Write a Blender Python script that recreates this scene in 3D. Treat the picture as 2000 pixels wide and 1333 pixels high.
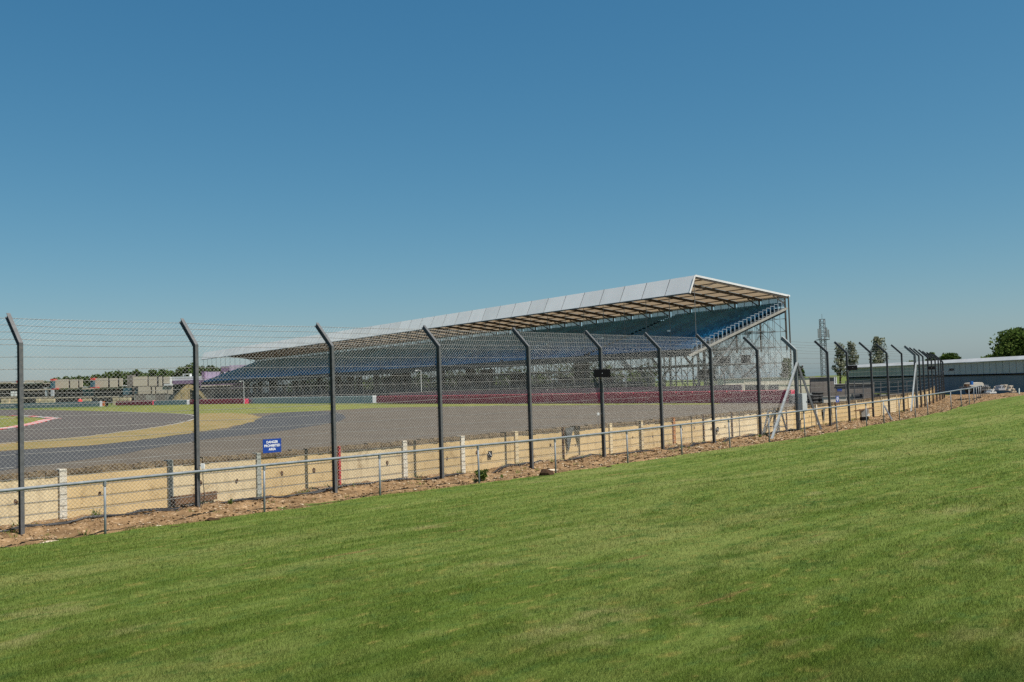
import bpy, math, random
import numpy as np
from mathutils import Vector, Matrix
from mathutils.geometry import tessellate_polygon

for o in list(bpy.data.objects):
    bpy.data.objects.remove(o)
sc = bpy.context.scene
col = sc.collection
R_ = math.radians

# ------------------------------------------------------------------ camera
CAM_H, FPX, PITCH, ROLL = 2.5, 1944.4, R_(2.52), R_(1.767)
cF = Vector((0, math.cos(PITCH), math.sin(PITCH)))
_u0 = Vector((0, -math.sin(PITCH), math.cos(PITCH)))
cR = math.cos(ROLL) * Vector((1, 0, 0)) - math.sin(ROLL) * _u0
cU = math.sin(ROLL) * Vector((1, 0, 0)) + math.cos(ROLL) * _u0
cam_d = bpy.data.cameras.new("camera")
cam = bpy.data.objects.new("camera", cam_d)
col.objects.link(cam)
cam_d.sensor_width = 36.0
cam_d.lens = 35.0
cam_d.clip_end = 9000.0
_b = -cF
cam.matrix_world = Matrix(((cR.x, cU.x, _b.x, 0), (cR.y, cU.y, _b.y, 0), (cR.z, cU.z, _b.z, CAM_H), (0, 0, 0, 1)))
sc.camera = cam

# ------------------------------------------------------------------ light
SUN_AZ, SUN_EL = R_(120.0), R_(61.0)          # azimuth clockwise from +Y
w = bpy.data.worlds.new("World")
sc.world = w
w.use_nodes = True
wn = w.node_tree
bg = wn.nodes["Background"]
sky = wn.nodes.new("ShaderNodeTexSky")
sky.sky_type = 'NISHITA'
sky.sun_disc = False
sky.sun_elevation = SUN_EL
sky.sun_rotation = SUN_AZ
sky.altitude = 0
sky.air_density = 0.9
sky.dust_density = 0.7
sky.ozone_density = 10.0
sep = wn.nodes.new("ShaderNodeSeparateColor")      # the photograph's cool grading of the whole sky
cmb = wn.nodes.new("ShaderNodeCombineColor")
wn.links.new(sky.outputs[0], sep.inputs[0])
for k_, (p_, f_) in enumerate(((1.36, .71), (.86, 1.26), (.64, 1.64))):
    pw = wn.nodes.new("ShaderNodeMath")
    pw.operation = 'POWER'
    pw.inputs[1].default_value = p_
    ml = wn.nodes.new("ShaderNodeMath")
    ml.operation = 'MULTIPLY'
    ml.inputs[1].default_value = f_
    wn.links.new(sep.outputs[k_], pw.inputs[0])
    wn.links.new(pw.outputs[0], ml.inputs[0])
    wn.links.new(ml.outputs[0], cmb.inputs[k_])
wn.links.new(cmb.outputs[0], bg.inputs[0])
bg.inputs[1].default_value = 0.064
sd = bpy.data.lights.new("sun", 'SUN')
sd.energy = 5.0
sd.angle = R_(0.53)
sd.color = (1.0, 0.95, 0.87)
so = bpy.data.objects.new("sun", sd)
col.objects.link(so)
SUN = Vector((math.sin(SUN_AZ) * math.cos(SUN_EL), math.cos(SUN_AZ) * math.cos(SUN_EL), math.sin(SUN_EL)))
so.rotation_euler = SUN.to_track_quat('Z', 'Y').to_euler()
so.location = (80, -5, 80)
sc.view_settings.view_transform = 'Standard'
sc.view_settings.look = 'None'
sc.view_settings.exposure = 0.6
sc.view_settings.gamma = 1.0
sc.cycles.max_bounces = 6
sc.cycles.transparent_max_bounces = 24
sc.cycles.use_denoising = False


# ------------------------------------------------------------------ helpers
def ray(x, y):
    return cF + (float(x) - 1000) / FPX * cR - (float(y) - 666.5) / FPX * cU


def gp(x, y, z=0.0):
    """point of the level z that stands at this place of the photograph"""
    d = ray(x, y)
    return Vector((0, 0, CAM_H)) + d * ((z - CAM_H) / d.z)


def at(x, y, Y):
    """point at depth Y"""
    d = ray(x, y)
    return Vector((0, 0, CAM_H)) + d * (Y / d.y)


def lin(h):
    h = h.lstrip('#')
    v = [int(h[i:i + 2], 16) / 255 for i in (0, 2, 4)]
    return tuple(c / 12.92 if c <= .04045 else ((c + .055) / 1.055) ** 2.4 for c in v)


def mat(name, c1, c2=None, scale=2.0, rough=.75, metal=0.0, bump=0.0, bscale=30.0, c3=None, stretch=None, drip=0.0, spec=0.4, lo=.35, hi=.65, obj_rand=0.0):
    m = bpy.data.materials.new(name)
    m.use_nodes = True
    nt = m.node_tree
    p = nt.nodes["Principled BSDF"]
    p.inputs["Roughness"].default_value = rough
    p.inputs["Metallic"].default_value = metal
    p.inputs["Specular IOR Level"].default_value = spec
    g = nt.nodes.new("ShaderNodeNewGeometry")
    pos = g.outputs["Position"]
    if stretch:
        mp = nt.nodes.new("ShaderNodeMapping")
        mp.vector_type = 'TEXTURE'
        mp.inputs["Rotation"].default_value = (0, 0, stretch[3])
        mp.inputs["Scale"].default_value = stretch[:3]
        nt.links.new(pos, mp.inputs["Vector"])
        pos = mp.outputs[0]
    c2 = c2 or tuple(x * .8 for x in c1)
    n = nt.nodes.new("ShaderNodeTexNoise")
    n.inputs["Scale"].default_value = scale
    n.inputs["Detail"].default_value = 7
    n.inputs["Roughness"].default_value = .62
    nt.links.new(pos, n.inputs["Vector"])
    rp = nt.nodes.new("ShaderNodeValToRGB")
    rp.color_ramp.elements[0].position = lo
    rp.color_ramp.elements[1].position = hi
    rp.color_ramp.elements[0].color = (*c2, 1)
    rp.color_ramp.elements[1].color = (*c1, 1)
    nt.links.new(n.outputs["Fac"], rp.inputs[0])
    out = rp.outputs[0]
    if c3:
        n2 = nt.nodes.new("ShaderNodeTexNoise")
        n2.inputs["Scale"].default_value = scale * 3.7
        n2.inputs["Detail"].default_value = 5
        nt.links.new(g.outputs["Position"], n2.inputs["Vector"])
        r2 = nt.nodes.new("ShaderNodeValToRGB")
        r2.color_ramp.elements[0].position = .58
        r2.color_ramp.elements[1].position = .72
        nt.links.new(n2.outputs["Fac"], r2.inputs[0])
        mx = nt.nodes.new("ShaderNodeMix")
        mx.data_type = 'RGBA'
        nt.links.new(r2.outputs[0], mx.inputs[0])
        nt.links.new(out, mx.inputs[6])
        mx.inputs[7].default_value = (*c3, 1)
        out = mx.outputs[2]
    if drip:
        dm = nt.nodes.new("ShaderNodeMapping")
        dm.inputs["Scale"].default_value = (5.5, 5.5, .55)
        nt.links.new(g.outputs["Position"], dm.inputs["Vector"])
        dn = nt.nodes.new("ShaderNodeTexNoise")
        dn.inputs["Scale"].default_value = 1.0
        dn.inputs["Detail"].default_value = 6
        dn.inputs["Roughness"].default_value = .7
        nt.links.new(dm.outputs[0], dn.inputs["Vector"])
        dr = nt.nodes.new("ShaderNodeMapRange")
        dr.inputs[1].default_value = .52
        dr.inputs[2].default_value = .74
        dr.inputs[4].default_value = drip
        nt.links.new(dn.outputs["Fac"], dr.inputs[0])
        dx_ = nt.nodes.new("ShaderNodeMix")
        dx_.data_type = 'RGBA'
        nt.links.new(dr.outputs[0], dx_.inputs[0])
        nt.links.new(out, dx_.inputs[6])
        dx_.inputs[7].default_value = (.20, .14, .075, 1)
        out = dx_.outputs[2]
    if obj_rand:
        oi = nt.nodes.new("ShaderNodeObjectInfo")
        hv = nt.nodes.new("ShaderNodeHueSaturation")
        mm = nt.nodes.new("ShaderNodeMapRange")
        mm.inputs[3].default_value = 1 - obj_rand
        mm.inputs[4].default_value = 1 + obj_rand
        nt.links.new(oi.outputs["Random"], mm.inputs[0])
        nt.links.new(mm.outputs[0], hv.inputs["Value"])
        nt.links.new(out, hv.inputs["Color"])
        out = hv.outputs[0]
    nt.links.new(out, p.inputs["Base Color"])
    if bump:
        n3 = nt.nodes.new("ShaderNodeTexNoise")
        n3.inputs["Scale"].default_value = bscale
        n3.inputs["Detail"].default_value = 6
        nt.links.new(g.outputs["Position"], n3.inputs["Vector"])
        b = nt.nodes.new("ShaderNodeBump")
        b.inputs["Strength"].default_value = bump
        b.inputs["Distance"].default_value = .02
        nt.links.new(n3.outputs["Fac"], b.inputs["Height"])
        nt.links.new(b.outputs[0], p.inputs["Normal"])
    return m


class MB:
    def __init__(s):
        s.v, s.f = [], []

    def add(s, vs, fs):
        n = len(s.v)
        s.v += [tuple(v) for v in vs]
        s.f += [tuple(i + n for i in f) for f in fs]
        return s

    def box(s, c, size, ax=None):
        """box round c; ax = (x, y, z) unit axes"""
        c = Vector(c)
        X, Y, Z = ax or (Vector((1, 0, 0)), Vector((0, 1, 0)), Vector((0, 0, 1)))
        a, b, d = size[0] / 2, size[1] / 2, size[2] / 2
        vs = [c + X * (a * i) + Y * (b * j) + Z * (d * k) for k in (-1, 1) for j in (-1, 1) for i in (-1, 1)]
        return s.add(vs, [(0, 2, 3, 1), (4, 5, 7, 6), (0, 1, 5, 4), (2, 6, 7, 3), (0, 4, 6, 2), (1, 3, 7, 5)])

    def beam(s, p, q, w_, h_=None):
        p, q = Vector(p), Vector(q)
        z = q - p
        L = z.length
        if L < 1e-6:
            return s
        z /= L
        up = Vector((0, 0, 1)) if abs(z.z) < .95 else Vector((1, 0, 0))
        x = z.cross(up).normalized()
        y = x.cross(z)
        return s.box((p + q) / 2, (w_, h_ or w_, L), (x, y, z))

    def tube(s, pts, r, n=8, cap=True):
        pts = [Vector(p) for p in pts]
        rings = []
        for i, p in enumerate(pts):
            d = (pts[min(i + 1, len(pts) - 1)] - pts[max(i - 1, 0)]).normalized()
            up = Vector((0, 0, 1)) if abs(d.z) < .95 else Vector((1, 0, 0))
            x = d.cross(up).normalized()
            y = x.cross(d)
            rr = r[i] if isinstance(r, (list, tuple)) else r
            rings.append([p + (x * math.cos(2 * math.pi * k / n) + y * math.sin(2 * math.pi * k / n)) * rr for k in range(n)])
        vs = [v for g in rings for v in g]
        fs = []
        for i in range(len(pts) - 1):
            for k in range(n):
                a, b = i * n + k, i * n + (k + 1) % n
                fs.append((a, b, b + n, a + n))
        if cap:
            fs.append(tuple(range(n))[::-1])
            fs.append(tuple(range((len(pts) - 1) * n, len(pts) * n)))
        return s.add(vs, fs)

    def prism(s, poly, ext):
        """closed planar polygon of points, extruded by vector ext"""
        n = len(poly)
        poly = [Vector(p) for p in poly]
        ext = Vector(ext)
        vs = poly + [p + ext for p in poly]
        fs = [tuple(range(n))[::-1], tuple(range(n, 2 * n))]
        for i in range(n):
            j = (i + 1) % n
            fs.append((i, j, n + j, n + i))
        return s.add(vs, fs)

    def sheet(s, poly):
        poly = [Vector(p) for p in poly]
        tri = tessellate_polygon([poly])
        fs = []
        for t in tri:
            a, b, c = (poly[i] for i in t)
            fs.append(t if (b - a).cross(c - a).z > 0 else t[::-1])
        return s.add(poly, fs)

    def mesh(s, name, m, smooth=False):
        me = bpy.data.meshes.new(name)
        me.from_pydata(s.v, [], s.f)
        if smooth:
            me.polygons.foreach_set("use_smooth", [True] * len(me.polygons))
        if m:
            me.materials.append(m)
        return me

    def build(s, name, m, parent=None, smooth=False):
        o = bpy.data.objects.new(name, s.mesh(name, m, smooth))
        return link(o, parent)


def root_loc(o):
    v = Vector(o.location)
    while o.parent:
        o = o.parent
        v = v + Vector(o.location)
    return v


def link(o, parent=None):
    col.objects.link(o)
    if parent:
        o.parent = parent
        if parent.type == 'EMPTY':
            o.matrix_parent_inverse = Matrix.Translation(-Vector(parent.location))
    return o


def tag(o, label=None, cat=None, group=None, kind=None):
    if label:
        o["label"] = label
    if cat:
        o["category"] = cat
    if group:
        o["group"] = group
    if kind:
        o["kind"] = kind
    return o


def thing(name, loc, label, cat, group=None):
    o = bpy.data.objects.new(name, None)
    o.empty_display_size = .2
    o.location = loc
    col.objects.link(o)
    return tag(o, label, cat, group)


def npmesh(name, V, Fc, m, attr=None):
    me = bpy.data.meshes.new(name)
    k = Fc.shape[1]
    me.vertices.add(len(V))
    me.vertices.foreach_set("co", np.asarray(V, np.float32).ravel())
    me.loops.add(Fc.size)
    me.loops.foreach_set("vertex_index", Fc.astype(np.int32).ravel())
    me.polygons.add(len(Fc))
    me.polygons.foreach_set("loop_start", np.arange(0, Fc.size, k, dtype=np.int32))
    if attr is not None:
        a = me.attributes.new("tint", 'FLOAT', 'POINT')
        a.data.foreach_set("value", np.asarray(attr, np.float32))
    me.update(calc_edges=True)
    me.materials.append(m)
    return me


_rng0 = np.random.RandomState(7)
_lat = _rng0.rand(256, 256)


def vnoise(x, y):
    xi, yi = np.floor(x).astype(int), np.floor(y).astype(int)
    fx, fy = x - xi, y - yi
    fx, fy = fx * fx * (3 - 2 * fx), fy * fy * (3 - 2 * fy)
    a, b = _lat[xi % 256, yi % 256], _lat[(xi + 1) % 256, yi % 256]
    c, d = _lat[xi % 256, (yi + 1) % 256], _lat[(xi + 1) % 256, (yi + 1) % 256]
    return (a * (1 - fx) + b * fx) * (1 - fy) + (c * (1 - fx) + d * fx) * fy


def fbm(x, y, o=4):
    s, a, t = 0, 1.0, 0
    for i in range(o):
        s = s + a * vnoise(x * 2 ** i + 17.3 * i, y * 2 ** i + 5.1 * i)
        t += a
        a *= .5
    return s / t


# ------------------------------------------------------------------ the lines of the place
FENCE = [(-11.98, 16.42, 0.0, 3.6), (-9.48, 19.16, -.06, 3.58), (-6.98, 21.89, -.01, 3.58), (-4.47, 24.66, .08, 3.58), (-2.03, 27.38, .03, 3.61), (.48, 30.24, -.08, 3.63),
         (2.93, 33.09, .01, 3.62), (5.30, 35.92, .06, 3.63), (7.75, 38.92, .03, 3.65), (10.4, 42.29, -.04, 3.64), (12.97, 45.67, -.1, 3.66), (15.57, 49.25, -.02, 3.62),
         (17.4, 51.86, .04, 3.63), (20.07, 55.82, .04, 3.69), (22.23, 59.18, -.03, 3.69), (24.6, 62.99, -.05, 3.7), (27.23, 67.45, -.1, 3.67), (28.25, 69.26, -.02, 3.64),
         (29.27, 71.08, .05, 3.61), (30.7, 73.7, .1, 3.58), (31.99, 76.14, .1, 3.51), (33.7, 79.5, .07, 3.48), (35.4, 82.9, .06, 3.47), (37.1, 86.4, 0, 3.46), (38.8, 90.0, 0, 3.42), (40.4, 93.6, 0, 3.36)]


def fY(X):
    return ((0.00014718559530565396 * X + 0.004908428497200802) * X + 1.1443036438689334) * X + 29.689443652940167


def fdir(X):
    d = Vector((1, 3 * 0.00014718559530565396 * X * X + 2 * 0.004908428497200802 * X + 1.1443036438689334, 0))
    return d.normalized()


def fnorm(X):                       # towards the track
    d = fdir(X)
    return Vector((-d.y, d.x, 0))


def fence_at(px, py, off=0.0):
    """X of the fence line (shifted by off towards the track) seen at this photo column"""
    d = ray(px, py)
    best = None
    for i in range(6000):
        X = -16 + i * .01
        p = Vector((X, fY(X), 0)) + fnorm(X) * off
        e = abs(p.x - d.x / d.y * p.y)
        if best is None or e < best[0]:
            best = (e, X, p)
    return best[1], best[2]


RAIL_C = (0.00040233360472804677, -0.005269961011461139, 1.0223584436915174, 27.193474928566594)


def rY(X):
    return ((RAIL_C[0] * X + RAIL_C[1]) * X + RAIL_C[2]) * X + RAIL_C[3]


def rZ(X):
    return float(np.interp(X, [-14, 2, 13, 25.5, 34, 44], [-.07, -.05, .2, .48, .35, .05]))


WALL_OFF = .9

# ------------------------------------------------------------------ materials
galv = mat("weathered_galvanised_steel", (.105, .108, .11), (.068, .071, .074), 9, .5, 0, .08, 60, c3=(.15, .13, .11))
galv_dark = mat("weathered_steel", (.16, .165, .17), (.10, .105, .11), 7, .55, .3)
galv_light = mat("pale_galvanised_steel", (.28, .30, .30), (.20, .215, .215), 5, .5, .2)
wire_m = mat("mesh_wire", (.42, .42, .39), (.33, .33, .31), 3, .5, .2)
cable_m = mat("steel_cable", (.20, .20, .19), (.14, .14, .13), 3, .5, .3)
rail_m = mat("galvanised_tube", (.20, .22, .235), (.13, .145, .155), 6, .5, .1, .05, 80)
wall_m = mat("cream_concrete", (.57, .42, .22), (.46, .335, .17), .9, .9, 0, .35, 25, c3=(.36, .25, .12), spec=.15, lo=.3, hi=.7, drip=.42, obj_rand=.08)
wall_m2 = mat("pale_cream_concrete", (.62, .505, .32), (.53, .42, .255), 1.1, .9, 0, .35, 25, c3=(.40, .30, .17), spec=.15, lo=.3, hi=.7, drip=.42, obj_rand=.08)
coping_m = mat("stained_coping", (.22, .165, .10), (.09, .065, .042), 9, .95, 0, .6, 40, c3=(.36, .31, .24), spec=.1)
white_post = mat("flaking_white_paint", (.66, .62, .53), (.52, .46, .36), 6, .8, 0, .4, 40, c3=(.28, .21, .13), spec=.2)
grey_post = mat("grey_green_concrete", (.36, .38, .34), (.26, .27, .24), 5, .85, 0, .3, 40, spec=.2)
red_post = mat("faded_red_paint", (.42, .035, .035), (.30, .03, .03), 6, .7, 0, .2, 30)
rust_m = mat("rusty_orange", (.42, .18, .05), (.26, .10, .04), 8, .9, 0, .4, 40)
rust_dark = mat("rust_stain", (.13, .065, .03), (.05, .03, .02), 14, .95, 0, .6, 60, spec=.1)
black_m = mat("black_plastic", (.008, .008, .009), (.005, .005, .006), 5, .9, spec=.1)
cabl_m = mat("black_cable_sheath", (.035, .035, .037), (.02, .02, .022), 4, .6)
white_m = mat("white_plastic", (.72, .73, .72), (.6, .61, .6), 3, .5)
sign_m = mat("blue_sign_plate", (.012, .05, .27), (.010, .042, .23), 2, .4)
text_m = mat("white_lettering", (.78, .79, .8), (.72, .73, .74), 3, .5)
board_m = mat("dark_timber", (.16, .085, .04), (.09, .05, .025), 6, .85, 0, .3, 40)
box_grey = mat("grey_cabinet_paint", (.44, .47, .47), (.38, .41, .41), 2, .45)
soil_m = mat("rubble_soil", (.25, .160, .083), (.125, .078, .040), 2.2, .95, 0, 1.0, 45, c3=(.38, .27, .17), spec=.1)
asph_m = mat("worn_asphalt", (.094, .075, .053), (.072, .058, .042), .35, .85, 0, .25, 60, spec=.25, stretch=(6, .8, 1, R_(-38)))
track_m = mat("track_asphalt", (.080, .066, .054), (.058, .049, .042), .25, .8, 0, .2, 50, spec=.3, stretch=(14, 1.2, 1, R_(-12)))
dark_asph = mat("new_dark_asphalt", (.048, .046, .045), (.036, .036, .037), .3, .8, 0, .2, 60, spec=.3)
dry_grass = mat("dry_grass", (.225, .160, .072), (.155, .125, .048), .35, .95, 0, .6, 12, c3=(.12, .125, .042), spec=.05)
green_grass = mat("verge_grass", (.150, .150, .040), (.095, .115, .030), .12, .95, 0, .6, 10, c3=(.24, .19, .06), spec=.05)
field_m = mat("field_grass", (.11, .13, .035), (.07, .095, .025), .05, .95, 0, .3, 5, spec=.05)
paint_w = mat("white_road_paint", (.46, .45, .43), (.34, .33, .31), 2, .7)
paint_r = mat("red_road_paint", (.5, .04, .03), (.4, .035, .03), 2, .7)
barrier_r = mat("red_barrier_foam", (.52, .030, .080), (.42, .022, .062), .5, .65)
barrier_rt = mat("pale_red_barrier_top", (.62, .10, .14), (.5, .08, .11), 1, .7)  # block tops a paler red than the sides
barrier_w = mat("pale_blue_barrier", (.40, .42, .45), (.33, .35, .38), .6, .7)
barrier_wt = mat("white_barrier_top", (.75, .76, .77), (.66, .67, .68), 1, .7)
conc_m = mat("grey_concrete", (.30, .285, .255), (.22, .21, .185), .8, .9, 0, .3, 12, spec=.15)
brown_block = mat("brown_grey_blockwork", (.20, .175, .155), (.15, .132, .118), .7, .9, 0, .3, 10, spec=.15)
cream_blk = mat("cream_render", (.62, .55, .45), (.52, .46, .37), .4, .85, 0, .1, 10, spec=.2)
dark_mesh = mat("dark_grey_screening", (.055, .058, .064), (.038, .04, .045), .6, .85)
clad_m = mat("blue_grey_cladding", (.46, .47, .485), (.40, .41, .425), .3, .55, .1)
clad_d = mat("dark_blue_cladding", (.17, .20, .245), (.135, .16, .20), .25, .6)
white_roof = mat("white_roof_edge", (.62, .62, .61), (.52, .52, .51), .5, .6)
seat_m = mat("blue_seat_plastic", (.030, .205, .36), (.020, .130, .235), .22, .45, 0, 0, c3=(.045, .27, .36), lo=.4, hi=.6, obj_rand=.25)
tier_m = mat("stand_decking", (.06, .062, .066), (.035, .036, .04), .5, .8)
steel_d = mat("dark_roof_steel", (.085, .068, .052), (.06, .048, .038), .6, .6, .1)
scaf_m = mat("scaffold_tube", (.21, .21, .205), (.13, .13, .13), .8, .5, .3)
endrail_m = mat("pale_steel_rail", (.46, .50, .53), (.36, .40, .43), .6, .5, .1)
trunk_m = mat("bark", (.085, .06, .042), (.05, .036, .026), 3, .9, 0, .5, 20, spec=.1)
beige_pan = mat("beige_hoarding", (.47, .405, .315), (.39, .335, .262), .12, .8, obj_rand=.06)
teal_m = mat("teal_panel", (.035, .10, .135), (.025, .075, .10), .2, .7)
shade_m = mat("undercroft_shade", (.085, .08, .072), (.045, .042, .039), .15, .9)  # dark tone stands in for shade under seats and decks
tan_m = mat("tan_concrete_block", (.50, .42, .27), (.38, .31, .20), .3, .9, obj_rand=.1)
purple_m = mat("purple_seating", (.19, .12, .21), (.14, .09, .16), .2, .7)
lilac_m = mat("lilac_hoarding", (.46, .37, .50), (.40, .32, .43), .1, .7)
silver_m = mat("silver_box_roof", (.55, .57, .57), (.42, .44, .44), .2, .5, .1)
orange_m = mat("orange_board", (.55, .15, .03), (.42, .11, .03), 1, .7)
tarp_m = mat("grey_tarpaulin", (.12, .125, .12), (.07, .075, .07), 6, .8)
blue_m = mat("blue_plastic", (.02, .16, .5), (.02, .12, .4), 1, .5)
tyre_m = mat("tyre_rubber", (.022, .022, .022), (.014, .014, .014), 3, .8)


def membrane(name, c, t, fac):
    m = bpy.data.materials.new(name)
    m.use_nodes = True
    nt = m.node_tree
    nt.nodes.remove(nt.nodes["Principled BSDF"])
    g = nt.nodes.new("ShaderNodeNewGeometry")
    n = nt.nodes.new("ShaderNodeTexNoise")
    n.inputs["Scale"].default_value = .35
    n.inputs["Detail"].default_value = 6
    nt.links.new(g.outputs["Position"], n.inputs["Vector"])
    oi = nt.nodes.new("ShaderNodeObjectInfo")
    ad = nt.nodes.new("ShaderNodeMath")
    ad.operation = 'MULTIPLY_ADD'
    ad.inputs[1].default_value = .5
    nt.links.new(oi.outputs["Random"], ad.inputs[0])
    nt.links.new(n.outputs["Fac"], ad.inputs[2])
    r = nt.nodes.new("ShaderNodeValToRGB")
    r.color_ramp.elements[0].position = .4
    r.color_ramp.elements[1].position = 1.0
    r.color_ramp.elements[0].color = (*[x * .86 for x in c], 1)
    r.color_ramp.elements[1].color = (*c, 1)
    nt.links.new(ad.outputs[0], r.inputs[0])
    d = nt.nodes.new("ShaderNodeBsdfDiffuse")
    nt.links.new(r.outputs[0], d.inputs[0])
    tr = nt.nodes.new("ShaderNodeBsdfTranslucent")
    tr.inputs[0].default_value = (*t, 1)
    mx = nt.nodes.new("ShaderNodeMixShader")
    mx.inputs[0].default_value = fac
    nt.links.new(d.outputs[0], mx.inputs[1])
    nt.links.new(tr.outputs[0], mx.inputs[2])
    nt.links.new(mx.outputs[0], nt.nodes["Material Output"].inputs[0])
    return m


fascia_m = membrane("white_fascia_sheet", (.93, .93, .91), (.7, .7, .68), .15)
roof_m = membrane("beige_roof_membrane", (.58, .50, .40), (.42, .31, .20), .32)


def leafmat(name, a, b, c):
    m = bpy.data.materials.new(name)
    m.use_nodes = True
    nt = m.node_tree
    nt.nodes.remove(nt.nodes["Principled BSDF"])
    at_ = nt.nodes.new("ShaderNodeAttribute")
    at_.attribute_name = "tint"
    r = nt.nodes.new("ShaderNodeValToRGB")
    r.color_ramp.elements[0].color = (*a, 1)
    r.color_ramp.elements[1].color = (*c, 1)
    e = r.color_ramp.elements.new(.5)
    e.color = (*b, 1)
    nt.links.new(at_.outputs["Fac"], r.inputs[0])
    d = nt.nodes.new("ShaderNodeBsdfDiffuse")
    t = nt.nodes.new("ShaderNodeBsdfTranslucent")
    nt.links.new(r.outputs[0], d.inputs[0])
    nt.links.new(r.outputs[0], t.inputs[0])
    mx = nt.nodes.new("ShaderNodeMixShader")
    mx.inputs[0].default_value = .3
    nt.links.new(d.outputs[0], mx.inputs[1])
    nt.links.new(t.outputs[0], mx.inputs[2])
    nt.links.new(mx.outputs[0], nt.nodes["Material Output"].inputs[0])
    return m


leaf_a = leafmat("broadleaf", (.03, .055, .014), (.06, .095, .022), (.10, .13, .035))
leaf_b = leafmat("grey_green_leaf", (.09, .102, .062), (.17, .18, .115), (.32, .32, .23))
leaf_c = leafmat("weed_leaf", (.07, .12, .025), (.12, .18, .04), (.20, .24, .07))
pebble_m = leafmat("pebbles", (.07, .04, .02), (.30, .19, .10), (.62, .52, .38))


# ------------------------------------------------------------------ lawn material: long faint mowing streaks and dry patches
def lawnmat(name, blade):
    m = bpy.data.materials.new(name)
    m.use_nodes = True
    nt = m.node_tree
    L = nt.links.new
    p = nt.nodes["Principled BSDF"]
    g = nt.nodes.new("ShaderNodeNewGeometry")

    def noise(scale, st, det=5, rough=.6):
        mp = nt.nodes.new("ShaderNodeMapping")
        mp.vector_type = 'TEXTURE'
        mp.inputs["Rotation"].default_value = (0, 0, st[2])
        mp.inputs["Scale"].default_value = (st[0], st[1], 50)
        L(g.outputs["Position"], mp.inputs["Vector"])
        n = nt.nodes.new("ShaderNodeTexNoise")
        n.inputs["Scale"].default_value = scale
        n.inputs["Detail"].default_value = det
        n.inputs["Roughness"].default_value = rough
        L(mp.outputs[0], n.inputs["Vector"])
        return n.outputs["Fac"]

    def ramp(f, a, b):
        r = nt.nodes.new("ShaderNodeMapRange")
        r.interpolation_type = 'SMOOTHSTEP'
        r.inputs[1].default_value = a
        r.inputs[2].default_value = b
        L(f, r.inputs[0])
        return r.outputs[0]

    def mix(f, a, b):
        x = nt.nodes.new("ShaderNodeMix")
        x.data_type = 'RGBA'
        L(f, x.inputs[0])
        for s_, k in ((a, 6), (b, 7)):
            if isinstance(s_, tuple):
                x.inputs[k].default_value = (*s_, 1)
            else:
                L(s_, x.inputs[k])
        return x.outputs[2]

    A = R_(47)
    streak = noise(1.0, (4.2, .45, A), 5, .65)
    streak2 = noise(1.0, (2.2, .8, A + .12), 5, .68)
    broad = noise(1.0, (8.0, 2.4, A), 3)
    patch = noise(.7, (1.8, 1, A), 6, .68)
    dry = noise(1.0, (3.0, .35, A - .05), 6, .68)
    fine = noise(5.0, (1.6, 1, A), 4, .6)
    c = mix(ramp(streak, .36, .64), (.068, .102, .017), (.108, .140, .033))
    c = mix(ramp(broad, .48, .66), c, (.132, .150, .044))
    c = mix(ramp(streak2, .54, .68), c, (.054, .086, .014))
    c = mix(ramp(patch, .55, .70), c, (.054, .092, .021))
    c = mix(ramp(patch, .44, .29), c, (.165, .166, .061))
    c = mix(ramp(fine, .54, .68), c, (.062, .102, .023))
    c = mix(ramp(fine, .44, .30), c, (.155, .152, .040))
    c = mix(ramp(dry, .60, .70), c, (.155, .114, .042))
    if blade:
        a = nt.nodes.new("ShaderNodeAttribute")
        a.attribute_name = "tint"
        hv = nt.nodes.new("ShaderNodeHueSaturation")
        mr = nt.nodes.new("ShaderNodeMapRange")
        mr.inputs[3].default_value = .62
        mr.inputs[4].default_value = 1.75
        L(a.outputs["Fac"], mr.inputs[0])
        L(mr.outputs[0], hv.inputs["Value"])
        mr2 = nt.nodes.new("ShaderNodeMapRange")
        mr2.inputs[3].default_value = .515
        mr2.inputs[4].default_value = .485
        L(a.outputs["Fac"], mr2.inputs[0])
        L(mr2.outputs[0], hv.inputs["Hue"])
        L(c, hv.inputs["Color"])
        d = nt.nodes.new("ShaderNodeBsdfDiffuse")
        t = nt.nodes.new("ShaderNodeBsdfTranslucent")
        L(hv.outputs[0], d.inputs[0])
        L(hv.outputs[0], t.inputs[0])
        mx = nt.nodes.new("ShaderNodeMixShader")
        mx.inputs[0].default_value = .38
        L(d.outputs[0], mx.inputs[1])
        L(t.outputs[0], mx.inputs[2])
        L(mx.outputs[0], nt.nodes["Material Output"].inputs[0])
        nt.nodes.remove(p)
    else:
        bc = nt.nodes.new("ShaderNodeHueSaturation")
        bc.inputs["Value"].default_value = 1.05
        L(c, bc.inputs["Color"])
        L(bc.outputs[0], p.inputs["Base Color"])
        p.inputs["Roughness"].default_value = .95
        p.inputs["Specular IOR Level"].default_value = .05
    return m


lawn_m = lawnmat("lawn_turf", False)
blade_m = lawnmat("lawn_blade", True)

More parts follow.
